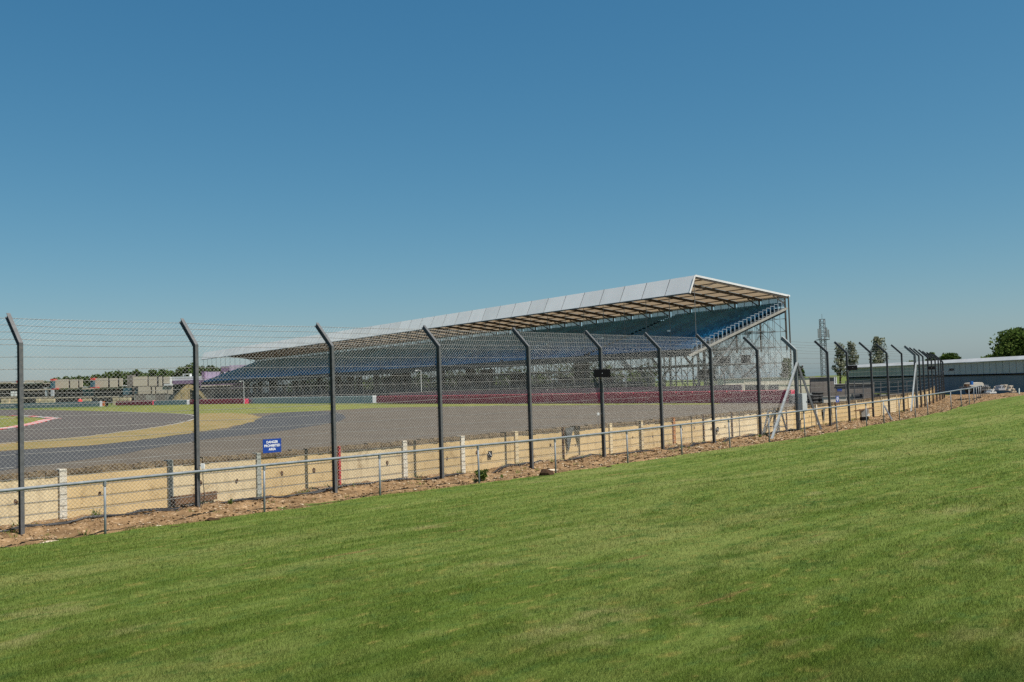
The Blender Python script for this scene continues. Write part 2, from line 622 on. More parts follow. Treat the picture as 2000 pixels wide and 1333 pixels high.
# ------------------------------------------------------------------ lawn, soil, ground, track
EX = np.linspace(-16, 26.5, 400)
EY = np.array([rY(x) for x in EX])
_xe = np.array([26.5, 29.5, 33.0, 37.5, 44.0, 52.0, 70.0])
_ye = np.array([EY[-1], 62.5, 66.5, 69.5, 71.5, 72.5, 73.0])
EX = np.concatenate([EX, np.interp(np.linspace(0, 6, 120)[1:], range(7), _xe)])
EY = np.concatenate([EY, np.interp(np.linspace(0, 6, 120)[1:], range(7), _ye)])
_k = np.ones(25) / 25                                  # round off the corners of the far edge
_sx, _sy = np.convolve(EX, _k, 'same'), np.convolve(EY, _k, 'same')
EX[380:-13], EY[380:-13] = _sx[380:-13], _sy[380:-13]
ES = np.concatenate([[0], np.cumsum(np.hypot(np.diff(EX), np.diff(EY)))])
_et = np.stack([np.gradient(EX, ES), np.gradient(EY, ES)], 1)
_et /= np.linalg.norm(_et, axis=1)[:, None]
_en = np.stack([_et[:, 1], -_et[:, 0]], 1)             # towards the lawn
S_AT = {"x-16": 0.0}


def edge_z(s):
    X = np.interp(s, ES, EX)
    return np.interp(X, [-16, 2, 13, 25.5, 32, 40, 52, 70], [-.07, -.05, .2, .5, .62, .85, 1.1, 1.2])


def lawn_z(x, y):
    """height of the turf"""
    x, y = np.asarray(x, float), np.asarray(y, float)
    shp = x.shape
    x, y = x.ravel(), y.ravel()
    dz = np.empty(len(x))
    for a in range(0, len(x), 4000):
        b = slice(a, a + 4000)
        d2 = (x[b, None] - EX[None, ::4]) ** 2 + (y[b, None] - EY[None, ::4]) ** 2
        k = d2.argmin(1)
        u = (x[b] - EX[::4][k]) * _en[::4][k, 0] + (y[b] - EY[::4][k]) * _en[::4][k, 1]
        s = ES[::4][k]
        z0 = edge_z(s)
        uu = np.maximum(u, 0)
        gain = .05 * np.minimum(uu, 17.5) + .02 * np.maximum(uu - 17.5, 0)
        far = np.clip((s - 45) / 25, 0, 1)
        far = far * far * (3 - 2 * far)
        gain = gain + far * .75 * (1 - np.exp(-uu / 6.0))
        dz[b] = z0 + gain + np.where(u < 0, .0, 0)
    dz += (fbm(x * .35, y * .35, 3) - .5) * .07 + (fbm(x * 1.7 + 9, y * 1.7, 2) - .5) * .02
    return dz.reshape(shp)


# lawn sheet: strips from the edge towards the camera and beyond
us = np.concatenate([np.linspace(0, 3, 16), np.linspace(3, 24, 43)[1:], np.linspace(24, 60, 19)[1:]])
ks = np.arange(0, len(EX), 2)
GX = EX[ks][:, None] + _en[ks][:, 0][:, None] * us[None]
GY = EY[ks][:, None] + _en[ks][:, 1][:, None] * us[None]
# keep the strips from folding over themselves at the far bend: clamp
wob = (fbm(GX * 1.1, GY * 1.1, 3) - .5) * .5 * np.exp(-us / .6)[None]
GX = GX + _en[ks][:, 0][:, None] * wob
GY = GY + _en[ks][:, 1][:, None] * wob
GZ = lawn_z(GX, GY)
nU, nK = len(us), len(ks)
V = np.stack([GX, GY, GZ], -1).reshape(-1, 3)
ii = (np.arange(nK - 1)[:, None] * nU + np.arange(nU - 1)[None]).ravel()
Fq = np.stack([ii, ii + 1, ii + nU + 1, ii + nU], 1)
V2 = V.copy()
skirt0 = len(V)
V = np.concatenate([V, np.stack([GX[:, 0] - _en[ks][:, 0] * .05, GY[:, 0] - _en[ks][:, 1] * .05, GZ[:, 0] - .5], -1)])
kk = np.arange(nK - 1)
Fs = np.stack([kk * nU, (kk + 1) * nU, skirt0 + kk + 1, skirt0 + kk], 1)[:, ::-1]
lawn = bpy.data.objects.new("lawn", npmesh("lawn", V, np.concatenate([Fq, Fs]), lawn_m))
lawn.data.polygons.foreach_set("use_smooth", [True] * len(lawn.data.polygons))
link(lawn)
tag(lawn, "mown green lawn sloping up from the railing in the foreground", kind="structure")

# soil strip between lawn and wall
so_s = np.arange(0, ES[len(EX) - 40], .075)
sx, sy = np.interp(so_s, ES, EX), np.interp(so_s, ES, EY)
tx, ty = np.interp(so_s, ES, _en[:, 0]), np.interp(so_s, ES, _en[:, 1])
fx = np.linspace(-16.5, 46, 700)
fpts = np.array([(Vector((x, fY(x), 0)) + fnorm(x) * (WALL_OFF + .03))[:2] for x in fx])
# pair each edge point with the wall point at the same share of the run for the first part
shareE = np.linspace(0, 1, len(so_s))
wlen = np.concatenate([[0], np.cumsum(np.hypot(*np.diff(fpts, axis=0).T))])
wx, wy = np.interp(shareE * wlen[-1], wlen, fpts[:, 0]), np.interp(shareE * wlen[-1], wlen, fpts[:, 1])
nW = 56
tt = np.linspace(-.08, 1, nW)
QX = sx[:, None] * (1 - tt) + wx[:, None] * tt
QY = sy[:, None] * (1 - tt) + wy[:, None] * tt
ez = edge_z(so_s)[:, None]
wallz = np.interp(wx, [-16, -4, 14, 40], [.08, .08, -.02, 0])[:, None]
blend = np.clip(tt, 0, 1)[None] ** .8


def soil_noise(x, y):
    return (fbm(x * .9, y * .9, 3) - .5) * .26 + (fbm(x * 4.3, y * 4.3, 3) - .5) * .12 + (fbm(x * 15, y * 15, 2) - .5) * .05


QZ = ez * (1 - blend) + wallz * blend - .035 + soil_noise(QX, QY) * np.clip(tt * 5 + .5, 0.2, 1)[None]
V = np.stack([QX, QY, QZ], -1).reshape(-1, 3)
ii = (np.arange(len(so_s) - 1)[:, None] * nW + np.arange(nW - 1)[None]).ravel()
soil = bpy.data.objects.new("soil_strip", npmesh("soil_strip", V, np.stack([ii, ii + nW, ii + nW + 1, ii + 1], 1), soil_m))
link(soil)
tag(soil, "strip of bare brown rubble soil between lawn and concrete wall", kind="structure")


def soil_z(p):
    d2 = (QX - p[0]) ** 2 + (QY - p[1]) ** 2
    return float(QZ.ravel()[d2.argmin()])


MB().sheet([(-4000, -600, -.12), (4000, -600, -.12), (4000, 5500, -.12), (-4000, 5500, -.12)]).build("ground", field_m)
tag(bpy.data.objects["ground"], kind="structure")


def sheet(name, pts, z, m, label=None, rag=0.0):
    P_ = [(Vector((q[0], q[1], z)) if isinstance(q, Vector) else gp(q[0], q[1], z)) for q in pts]
    if rag:
        out = []
        rr = random.Random(len(name))
        for a_, b_ in zip(P_, P_[1:] + P_[:1]):
            n_ = max(1, min(24, int((b_ - a_).length / .8)))
            for k_ in range(n_):
                p_ = a_.lerp(b_, k_ / n_)
                out.append(p_ + Vector((rr.uniform(-1, 1), rr.uniform(-1, 1), 0)) * rag * min(1.0, p_.y / 80))
        P_ = out
    o = MB().sheet(P_).build(name, m)
    return tag(o, label, kind="structure")


def curve(pts, n=6):
    """smooth line through photo points (Catmull-Rom)"""
    P = [np.array(p, float) for p in pts]
    P = [2 * P[0] - P[1]] + P + [2 * P[-1] - P[-2]]
    out = []
    for i in range(1, len(P) - 2):
        for k in range(n):
            t = k / n
            a, b, c, d = P[i - 1:i + 3]
            out.append(tuple(.5 * (2 * b + (c - a) * t + (2 * a - 5 * b + 4 * c - d) * t * t + (3 * b - a - 3 * c + d) * t ** 3)))
    out.append(tuple(P[-2]))
    return out


wall_line = [Vector((x, fY(x), 0)) + fnorm(x) * (WALL_OFF + .1) for x in np.linspace(-30, 46, 60)]
sheet("run_off_asphalt", [Vector((p.x, p.y)) for p in wall_line] + [Vector((52, 125)), Vector((24, 108))] +
      [(1400, 789), (1150, 789.5), (900, 790), (740, 791), (560, 794), (300, 799), (0, 800.5), (-300, 809)] + [Vector((-190, 120)), Vector((-60, -20))], 0, asph_m,
      "grey brown run-off asphalt behind the near wall")
# pieces laid over it, each a few millimetres higher
sheet("grass_verge", curve([(-120, 803), (60, 801), (200, 797), (370, 791), (480, 789.5), (730, 790), (900, 789.5), (1150, 789), (1400, 788)]) +
      curve([(1400, 790.5), (1150, 791.5), (900, 794), (740, 797), (640, 802), (480, 808.5), (380, 809), (250, 805.5), (100, 803.3), (-120, 806)]), .004, green_grass,
      "band of mown grass in front of the far barriers", rag=.4)
sheet("dark_asphalt", curve([(-200, 905), (0, 883), (200, 868), (380, 846), (450, 837), (505, 816), (560, 806), (640, 804), (668, 810), (674, 817), (660, 824), (600, 834), (520, 846), (380, 862), (200, 893), (0, 920), (-200, 950)]), .004, dark_asph,
      "dark newer asphalt strip curving across the run-off", rag=.12)
sheet("dry_verge", curve([(-160, 884), (0, 864), (130, 856), (240, 843), (330, 830), (378, 818), (385, 809), (440, 807), (485, 809), (506, 815), (490, 825), (440, 836), (380, 845), (200, 868), (0, 881), (-160, 899)]), .008, dry_grass,
      "tongue of dry yellow grass between track and dark asphalt", rag=.3)
sheet("race_track", curve([(-200, 805), (0, 801), (100, 801.5), (200, 803.5), (300, 806.5), (360, 809.5), (380, 814), (372, 820), (330, 829.5), (240, 842.5), (130, 855.5), (0, 866), (-160, 883)]), .012, track_m,
      "grey racing track curving at far left")
sheet("infield_grass", curve([(-160, 811), (0, 812.5), (40, 813.5), (70, 816), (92, 819), (70, 825), (48, 830), (0, 837.5), (-160, 858)]), .016, green_grass,
      "green infield grass inside the track corner", rag=.3)
wl = curve([(-160, 884), (0, 867), (130, 856.5), (240, 843.5), (330, 830.5), (373, 820.5), (381, 814), (362, 809.3), (300, 806.2), (200, 803.2)], 8)
wlb = [(x, y - .9) for x, y in wl]
o = MB()
a = [gp(x, y, .02) for x, y in wl]
for i in range(len(a) - 1):
    d = (a[i + 1] - a[i]).normalized() if (a[i + 1] - a[i]).length else Vector((1, 0, 0))
    n_ = Vector((-d.y, d.x, 0)) * .075
    o.add([a[i] - n_, a[i + 1] - n_, a[i + 1] + n_, a[i] + n_], [(0, 1, 2, 3)])
tag(o.build("track_edge_line", paint_w), "white painted line along the track edge", kind="structure")
kr = bpy.data.objects.new("kerb", None)
kr.location = gp(60, 828)
col.objects.link(kr)
tag(kr, "red and white painted kerb round the infield grass", kind="structure")
kp = curve([(-160, 859), (0, 838.5), (48, 831), (72, 826), (96, 819.5), (112, 818.2)], 5)
ka = [gp(x, y, .02) for x, y in kp]
for i in range(len(ka) - 1):
    d = (ka[i + 1] - ka[i])
    n_ = Vector((-d.y, d.x, 0)).normalized() * .6
    MB().prism([ka[i] - n_, ka[i + 1] - n_, ka[i + 1] + n_, ka[i] + n_], (0, 0, .05)).build("kerb_block", paint_r if i % 2 == 0 else paint_w, kr)
kp = curve([(20, 813), (60, 813.6), (92, 816.5), (112, 818.0)], 3)
ka = [gp(x, y, .022) for x, y in kp]
for i in range(len(ka) - 1):
    d = (ka[i + 1] - ka[i])
    n_ = Vector((-d.y, d.x, 0)).normalized() * .5
    MB().prism([ka[i] - n_, ka[i + 1] - n_, ka[i + 1] + n_, ka[i] + n_], (0, 0, .05)).build("kerb_block", paint_w if i % 3 else paint_r, kr)

# ------------------------------------------------------------------ near catch fence
Z = Vector((0, 0, 1))
fence = thing("catch_fence", (FENCE[1][0], FENCE[1][1], 0), "tall steel catch fence with cranked posts, cables and wire mesh along the concrete wall", "fence")
ARM = .60


def ibeam_post(x, y, z0, zb, wd, dp, arm, m, name, parent):
    d, n = fdir(x), fnorm(x)
    b = Vector((x, y, 0))
    sway = random.Random(int(x * 100)).uniform(-.006, .006)

    def prof(c, t):          # strip of thickness t centred c across, bent at the crank
        k = math.tan(R_(22.5))
        i, o_ = c + t / 2, c - t / 2
        q = .7071
        return [(o_, z0), (i, z0), (i, zb - k * i), (arm + i * q, zb + arm - i * q), (arm + o_ * q, zb + arm - o_ * q), (o_, zb - k * o_)]
    mb = MB()
    for c, t, wdt in ((-dp / 2 + .004, .009, wd), (dp / 2 - .004, .009, wd), (0, dp - .014, .008)):
        pr = prof(c, t)
        mb.prism([b + n * u + Z * v - d * (wdt / 2) + d * (sway * max(0, v)) for u, v in pr], d * wdt)
    return mb.build(name, m, parent)


THICK = {10: 1, 16: 1}
for i, (x, y, zb_, zt) in enumerate(FENCE):
    if i in THICK:
        o = ibeam_post(x, y, zb_ - .35, zt + .02, .15, .15, ARM + .03, galv_light, "post", fence)
        o["label"] = "thicker pale galvanised post with bracing struts"
    else:
        o = ibeam_post(x, y, zb_ - .35, zt, .075, .105, ARM, galv, "post", fence)


def fpt(i, t, h, off=.06):
    """point of the fence face: bay i, share t, height h measured up and then along the arm"""
    a, b = FENCE[i], FENCE[i + 1]
    x, y = a[0] + (b[0] - a[0]) * t, a[1] + (b[1] - a[1]) * t
    zb = a[3] + (b[3] - a[3]) * t
    n = fnorm(x)
    if h <= zb:
        return Vector((x, y, h)) + n * off
    e = (h - zb) * .7071
    return Vector((x, y, zb + e)) + n * (off + e)


# chain-link mesh on the first bays
def clip_line(x0, y0, sl, L, H0, H1):
    ts = []
    for X in (0.0, L):
        Y = y0 + sl * (X - x0)
        if H0 <= Y <= H1:
            ts.append((X, Y))
    for Y in (H0, H1):
        X = x0 + (Y - y0) / sl
        if 0 < X < L:
            ts.append((X, Y))
    ts = sorted(set((round(p, 5), round(q, 5)) for p, q in ts))
    return (ts[0], ts[-1]) if len(ts) >= 2 else None


DW, DH = .092, .085
for i in range(0, 10):
    a, b = FENCE[i], FENCE[i + 1]
    L = math.hypot(b[0] - a[0], b[1] - a[1])
    H0, H1 = .1, 4.36
    zb = (a[3] + b[3]) / 2
    mb = MB()
    rnd = random.Random(i)
    for sgn in (1, -1):
        sl = sgn * DH / DW
        n0 = int((L + (H1 - H0) / (DH / DW)) / DW) + 2
        for k in range(n0):
            x0 = -(H1 - H0) / (DH / DW) + k * DW if sgn > 0 else k * DW
            c = clip_line(x0, H0, sl, L, H0, H1)
            if not c:
                continue
            (xa, ya), (xb, yb) = c
            if ya > yb:
                xa, ya, xb, yb = xb, yb, xa, ya
            pts = [(xa, ya)]
            if ya < zb < yb:
                pts.append((xa + (xb - xa) * (zb - ya) / (yb - ya), zb))
            pts.append((xb, yb))
            P3 = [fpt(i, px / L, py + (0.0 if py < zb else 0), .064 + .006 * sgn) for px, py in pts]
            mb.tube(P3, .0016 if i < 4 else (.0013 if i < 6 else .001), 3, cap=False)
    mb.build("mesh_panel", wire_m, fence)

levels = [.28 + .235 * k for k in range(15)] + [3.72, 3.93, 4.14, 4.34]
for j, h in enumerate(levels):
    pts = []
    rnd = random.Random(50 + j)
    for i in range(len(FENCE) - 1):
        sag = rnd.uniform(.006, .03)
        for k in range(6):
            t = k / 6
            p = fpt(i, t, h + rnd.uniform(-.003, .003), .082)
            p.z -= sag * 4 * t * (1 - t)
            pts.append(p)
    pts.append(fpt(len(FENCE) - 2, 1, h, .082))
    MB().tube(pts, .0052 if h > .3 else .006, 4, cap=False).build("cable", cable_m, fence)

# raking struts of the two thicker posts
for i, feet in ((10, ((1508, 856, .02), (1604, 841, 0))), (16, ((1776, 806, .0),))):
    x, y, _, zt = FENCE[i]
    for px, py, z in feet:
        f = gp(px, py, z)
        top = Vector((x, y, 3.12))
        f = Vector((x, y, 0)) + (f - Vector((x, y, 0))) * (1.0 if i == 10 else .8)
        d = (f - top).normalized()
        MB().beam(top + Vector((.05, -.06, 0)), f + d * .15, .085, .085).build("brace", galv_light if px < 1520 or i == 16 else galv_dark, fence)

# ------------------------------------------------------------------ near concrete wall
wall = thing("concrete_wall", (FENCE[1][0] - 1, FENCE[1][1] + 1, 0), "low cream concrete panel wall with stained top beside the track", "wall")
upr_px = [(121, 'w'), (330, 'g'), (503, 'g'), (661, 'r'), (789, 'w'), (902, 'w'), (1005, 'p'), (1097, 'd'), (1190, 'p'), (1251, 'p'), (1314, 'o'), (1372, 'd'), (1428, 'd'), (1480, 'p'), (1535, 'd'), (1594, 'w'), (1632, 'b'), (1672, 'p'), (1722, 'p'), (1752, 'p'), (1775, 'p'), (1783, 'p')]
upm = {'w': white_post, 'g': grey_post, 'r': red_post, 'p': wall_m2, 'd': rust_dark, 'o': rust_m, 'b': board_m}
ups = [(-15.2, 'g'), (-13.0, 'g')]
for px, kk_ in upr_px:
    X, p = fence_at(px, 900 if px < 1000 else 830, WALL_OFF)
    ups.append((X, kk_))
lastX = ups[-1][0]
while lastX < 42:
    lastX += 1.55
    ups.append((lastX, 'p'))
rnd = random.Random(3)


def wpt(X, off=0.0, z=0.0):
    return Vector((X, fY(X), z)) + fnorm(X) * (WALL_OFF + off)


TOP = 1.05
for i, (X, k) in enumerate(ups):
    d, n = fdir(X), fnorm(X)
    narrow = k in 'dr'
    wd = .06 if narrow else (.115 if k == 'g' else .15)
    if k == 'p' and X > 14:
        wd = .12
    MB().box(wpt(X, .03, (TOP - .3) / 2 + .005), (wd, .2, TOP + .3), (d, n, Z)).build("upright", upm[k], wall)
    if i + 1 < len(ups):
        X2 = ups[i + 1][0]
        n_panel = 2 if (X2 - X) > 2.6 else 1
        for q in range(n_panel):
            xa, xb = X + (X2 - X) * q / n_panel, X + (X2 - X) * (q + 1) / n_panel
            A_, B_ = wpt(xa), wpt(xb)
            dd = (B_ - A_).normalized()
            nn = Vector((-dd.y, dd.x, 0))
            L = (B_ - A_).length
            jog = rnd.uniform(-.012, .012)
            hh = TOP - .125 + rnd.uniform(-.02, .01)
            MB().box((A_ + B_) / 2 + nn * (.05 + jog) + Z * (hh / 2 - .2), (L - .02, .13, hh + .4), (dd, nn, Z)).build("panel", wall_m2 if rnd.random() < .3 else wall_m, wall)
            # ragged coping along the top
            mb = MB()
            nseg = max(3, int(L / .16))
            for g_ in range(nseg):
                u0, u1 = g_ / nseg, (g_ + 1) / nseg
                c = A_ + (B_ - A_) * ((u0 + u1) / 2)
                h2 = TOP + rnd.uniform(-.025, .02) - hh
                mb.box(c + nn * (.06 + rnd.uniform(-.015, .015)) + Z * (hh + h2 / 2 + .001), (L / nseg + .004 * (g_ % 2), .17 + .004 * (g_ % 2), h2), (dd, nn, Z))
            mb.build("coping", coping_m, wall)
            # rusted fixing holes
            if X < 16:
                for sgn in (.3, .72):
                    if rnd.random() < .7:
                        c = A_ + (B_ - A_) * (sgn + rnd.uniform(-.05, .05)) + nn * (.05 + jog - .065 - .012) + Z * rnd.uniform(.42, .58)
                        r0 = rnd.uniform(.035, .06)
                        poly = []
                        for g_ in range(9):
                            th = 2 * math.pi * g_ / 9
                            rr = r0 * rnd.uniform(.6, 1.15)
                            poly.append(c + dd * (math.cos(th) * rr * .8) + Z * (math.sin(th) * rr * 1.25))
                        MB().prism(poly, nn * .01).build("fixing_hole", rust_dark, wall)

# ------------------------------------------------------------------ pedestrian railing
rail = thing("pedestrian_railing", (-7.73, 18.78, 0), "single tube grey railing on slim posts at the lawn edge", "railing")
RP = [(-13.2, None), (-10.5, None), (-7.73, None), (-5.4, 0), (-3.24, 0), (-.98, 0), (1.13, 0), (3.43, 0), (5.43, 0), (7.43, 0), (9.31, 0), (11.17, 0), (13.08, 0), (15.08, 0), (16.4, 0), (17.67, 0), (19.12, 0), (20.39, 0), (23.32, 0), (24.94, 0), (26.5, 0)]
rpts = [Vector((x, rY(x), rZ(x))) for x, _ in RP]
for px, py, dep in ((1903, 788, 63), (1908, 785, 67), (1912, 782, 71), (1916, 780, 75), (1920, 778, 79), (1924, 776.5, 83), (1928, 775.5, 87), (1931, 774.5, 91)):
    q = at(px, py, dep)
    rpts.append(Vector((q.x, q.y, q.z)))
top = []
for i, p in enumerate(rpts):
    top.append(p + Z * 1.0)
fine = curve([tuple(p) for p in top], 6)
for i in range(len(top) - 1):
    MB().tube([Vector(q) for q in fine[i * 6:i * 6 + 7]], .031, 10, cap=False).build("rail_tube", rail_m, rail, smooth=True)
for i, p in enumerate(rpts):
    lean = Vector((rnd.uniform(-.015, .015), rnd.uniform(-.015, .015), 0))
    r_ = MB().tube([p - Z * .35 + lean, p + Z * .985], .0245, 8).build("post", rail_m, rail, smooth=True)
    if i < 14:
        MB().tube([p + Z * .9, p + Z * .99], .033, 8).build("collar", rail_m, r_)

# ------------------------------------------------------------------ signs and boxes on the fence
def warning_sign(px, py, label):
    X, p = fence_at(px, py, -.075)
    d, n = fdir(X), fnorm(X)
    c = at(px, py, p.y)
    c = Vector((p.x, p.y, c.z))
    s = thing("warning_sign", (c.x, c.y, c.z - .15), label, "sign", "blue warning signs on the catch fence")
    MB().box(c, (.50, .008, .32), (d, n, Z)).build("plate", sign_m, s)
    for k, txt in enumerate(("DANGER", "PROHIBITED", "AREA")):
        cu = bpy.data.curves.new("lettering", 'FONT')
        cu.body = txt
        cu.align_x = 'CENTER'
        cu.align_y = 'CENTER'
        cu.size = .078
        cu.offset = .0016
        cu.extrude = .0008
        cu.materials.append(text_m)
        t = bpy.data.objects.new("lettering_curve", cu)
        col.objects.link(t)
        bpy.context.view_layer.update()
        me = bpy.data.meshes.new_from_object(t.evaluated_get(bpy.context.evaluated_depsgraph_get()))
        bpy.data.objects.remove(t)
        bpy.data.curves.remove(cu)
        q = c - n * .0062 + Z * (.085 - .083 * k)
        me.transform(Matrix(((d.x, 0, -n.x, q.x), (d.y, 0, -n.y, q.y), (0, 1, 0, q.z), (0, 0, 0, 1))))
        link(bpy.data.objects.new("lettering", me), s)
    return s


warning_sign(531.5, 871, "blue DANGER PROHIBITED AREA sign wired to the mesh, nearest and largest")
warning_sign(1635.5, 780, "small far blue warning sign on the cables right of the grey cabinet")


def light_panel(i, px, py, wpx, hpx, label):
    x, y, _, _ = FENCE[i]
    Y = y - .22
    c = at(px, py, Y)
    s_ = Y / FPX
    t = thing("light_panel", (c.x, c.y, c.z - hpx * s_ / 2), label, "light panel", "black light panels on the fence posts")
    W_, H_ = wpx * s_, hpx * s_
    MB().box(c, (W_, .09, H_)).build("housing", black_m, t)
    MB().box(c + Vector((0, -.05, 0)), (.022, .01, .022)).build("indicator", box_grey, t)
    m = MB()
    m.beam(c + Vector((-W_ * .1, .05, -H_ * .45)), Vector((x, y - .04, c.z - H_ * .75)), .035)
    m.beam(Vector((x, y - .04, c.z - H_ * .45)), Vector((x, y - .04, c.z - H_ * .95)), .05)
    m.build("bracket", galv_dark, t)


light_panel(6, 1176, 729.5, 31, 15.5, "black rectangular light panel on the post above the red barrier, largest of four")
light_panel(12, 1665, 718.7, 18, 9.3, "black light panel to the right of a post in front of the poplar trees")
light_panel(19, 1819, 719, 13, 6, "small black light panel among the closely spaced far posts")
light_panel(24, 1858.5, 722.3, 8, 4.4, "smallest black light panel beyond the last fence posts, against the grey shed")

x, y, _, _ = FENCE[2]
c = at(396, 911, y - .08)
t = thing("junction_box", (c.x, c.y, c.z - .08), "small white junction box with hanging cable on the second near post", "junction box")
MB().box(c, (.075, .06, .11)).build("box_body", white_m, t)
MB().box(c + Vector((-.06, 0, .02)), (.06, .02, .03)).build("bracket", galv_dark, t)
pts = [c + Vector((0, 0, -.05)), c + Vector((.005, -.01, -.3)), c + Vector((.02, .0, -.55)), c + Vector((.01, 0, -.75)), Vector((c.x - .06, c.y, soil_z(c) + .02))]
MB().tube([Vector(q) for q in curve([tuple(p) for p in pts], 4)], .008, 6).build("cable", cabl_m, t)
x, y, _, _ = FENCE[6]
c = at(1168.5, 809, y - .05)
t = thing("junction_box", (c.x, c.y, c.z - .06), "tiny white junction box left of the post carrying the big black panel", "junction box")
MB().box(c, (.07, .06, .09)).build("box_body", white_m, t)
MB().tube([c - Z * .04, c + Vector((-.02, 0, -.2)), c + Vector((-.01, 0, -.4))], .007, 6).build("cable", cabl_m, t)
MB().beam(c + Vector((.02, 0, 0)), Vector((x, y, c.z)), .02).build("bracket", galv_dark, t)

# electrical cabinet on the braced post
x, y, _, _ = FENCE[10]
c = at(1567.5, 785.5, y - .28)
t = thing("electrical_cabinet", (c.x, c.y, c.z - .4), "pale grey electrical cabinet hung on the thick braced post", "cabinet")
d = Vector((math.cos(R_(28)), math.sin(R_(28)), 0))
n = Vector((-d.y, d.x, 0))
MB().box(c, (.30, .26, .76), (d, n, Z)).build("cabinet_body", box_grey, t)
MB().box(c - n * .134, (.28, .012, .73), (d, n, Z)).build("door", box_grey, t)
MB().box(c - n * .145 + d * .1, (.02, .014, .07), (d, n, Z)).build("handle", black_m, t)
MB().box(c - Z * .41, (.2, .16, .06), (d, n, Z)).build("gland_plate", black_m, t)
for k in range(3):
    e = c + Vector((-.05 + .05 * k, 0, -.4))
    MB().tube([Vector(q) for q in curve([tuple(e), tuple(e + Vector((-.03, 0, -.35))), (x + .08 - .02 * k, y - .12, .45), (x + .1 - .05 * k, y - .12, 0)], 4)], .012, 6).build("cable", cabl_m, t)

# ------------------------------------------------------------------ things along the wall foot
def ground_cable(off, ph, name_label, z_add, rad):
    pts = []
    for k in range(120):
        X = -15 + k * .27
        u = .42 + .12 * math.sin(X * .7 + ph) + .06 * math.sin(X * 1.9 + ph * 2) + off
        p = Vector((X, fY(X), 0)) + fnorm(X) * u
        p.z = soil_z(p) + z_add
        pts.append(p)
    o = MB().tube(pts, rad, 6).build("ground_cable", cabl_m)
    tag(o, name_label, "cable", "cables on the soil at the wall foot")


ground_cable(0, 0, "thick black cable lying on the soil, closest to the wall", .03, .02)
ground_cable(-.07, .35, "black cable on the soil, middle of the three side by side", .035, .017)
ground_cable(-.13, .1, "black cable on the soil, furthest from the wall", .03, .014)

X0, _ = fence_at(330, 980, WALL_OFF)
X1, _ = fence_at(418, 975, WALL_OFF)
a, b = wpt(X0, -.12, .17), wpt(X1, -.12, .19)
d = (b - a).normalized()
n = Vector((-d.y, d.x, 0))
o = MB().box((a + b) / 2 - Z * .02, ((b - a).length, .05, .19), (d, n, Z)).build("timber_board", board_m)
tag(o, "dark timber board on edge at the wall foot behind the second post", "board")


def wall_notice(px, py, label):
    X, p = fence_at(px, py, WALL_OFF - .06)
    c = at(px, py, p.y)
    d, n = fdir(X), fnorm(X)
    c = Vector((p.x, p.y, c.z))
    t = thing("wall_notice", (c.x, c.y, c.z - .1), label, "notice", "black notices on the wall")
    MB().box(c, (.17, .012, .19), (d, n, Z)).build("plate", black_m, t)
    MB().box(c - n * .008 + Z * .0, (.016, .004, .15), ((d + Z * .8).normalized(), n, (Z - d * .8).normalized())).build("stripe", text_m, t)


wall_notice(957.5, 887.5, "square black notice with pale diagonal stripe on the cream wall")
wall_notice(1402, 839, "far black notice low on the wall beyond the second braced bay")


def cloth(px0, px1, py0, tip, label):
    X, p = fence_at((px0 + px1) / 2, py0, WALL_OFF - .075)
    d, n = fdir(X), fnorm(X)
    Y = p.y
    A_, B_, C_ = at(px0, py0, Y), at(px1, py0 - 1.5, Y), at(tip[0], tip[1], Y)
    proj = lambda q: p + d * ((q.x - p.x) / (d.x - d.y * p.x / p.y)) + Z * q.z
    A_, B_, C_ = proj(A_), proj(B_), proj(C_)
    mb = MB()
    N = 7
    rows = []
    for r in range(N):
        t = r / (N - 1)
        l, rr = A_.lerp(C_, t), B_.lerp(C_, t ** 1.25)
        rows.append([l.lerp(rr, s_ / 4) - n * (.012 * math.sin(s_ * 2.1 + r) + .01) for s_ in range(5)])
    vs = [v for g_ in rows for v in g_]
    vs2 = [v + n * .006 for v in vs]
    fs = []
    for r in range(N - 1):
        for s_ in range(4):
            i0 = r * 5 + s_
            fs.append((i0, i0 + 5, i0 + 6, i0 + 1))
            fs.append((i0 + 35, i0 + 36, i0 + 41, i0 + 40))
    mb.add(vs + vs2, fs)
    tag(mb.build("hanging_cloth", tarp_m), label, "cloth")


cloth(1104, 1121, 836, (1110, 882), "torn dark grey cloth hanging over the wall top to a point")
cloth(1606, 1612, 797, (1609, 826), "small grey cloth scrap on the wall beside the right strut")


# trestle against the wall, box with a plank on top
def trestle():
    f = gp(1512, 842, 0)
    t = thing("metal_trestle", (f.x, f.y, 0), "low grey metal trestle frame standing against the wall left of the thick post", "trestle")
    p = [at(1491, 846, 43.9), at(1501, 802, 44.25), at(1513, 802, 44.25), at(1537, 843, 44.4), at(1518, 845, 44.25), at(1526, 806, 44.4)]
    MB().beam(p[0], p[1], .06).build("leg", galv_dark, t)
    MB().beam(p[5], p[3], .06).build("leg", galv_dark, t)
    MB().beam(at(1513, 843, 44.25), at(1513, 802, 44.25), .13, .1).build("leg", galv_dark, t)
    MB().beam(p[4], at(1523, 812, 44.25), .06).build("leg", galv_dark, t)
    MB().beam(p[1], p[5], .07).build("top_bar", galv_dark, t)
    MB().beam(at(1494, 833, 44.0), at(1533, 834, 44.4), .04).build("stretcher", galv_dark, t)


trestle()


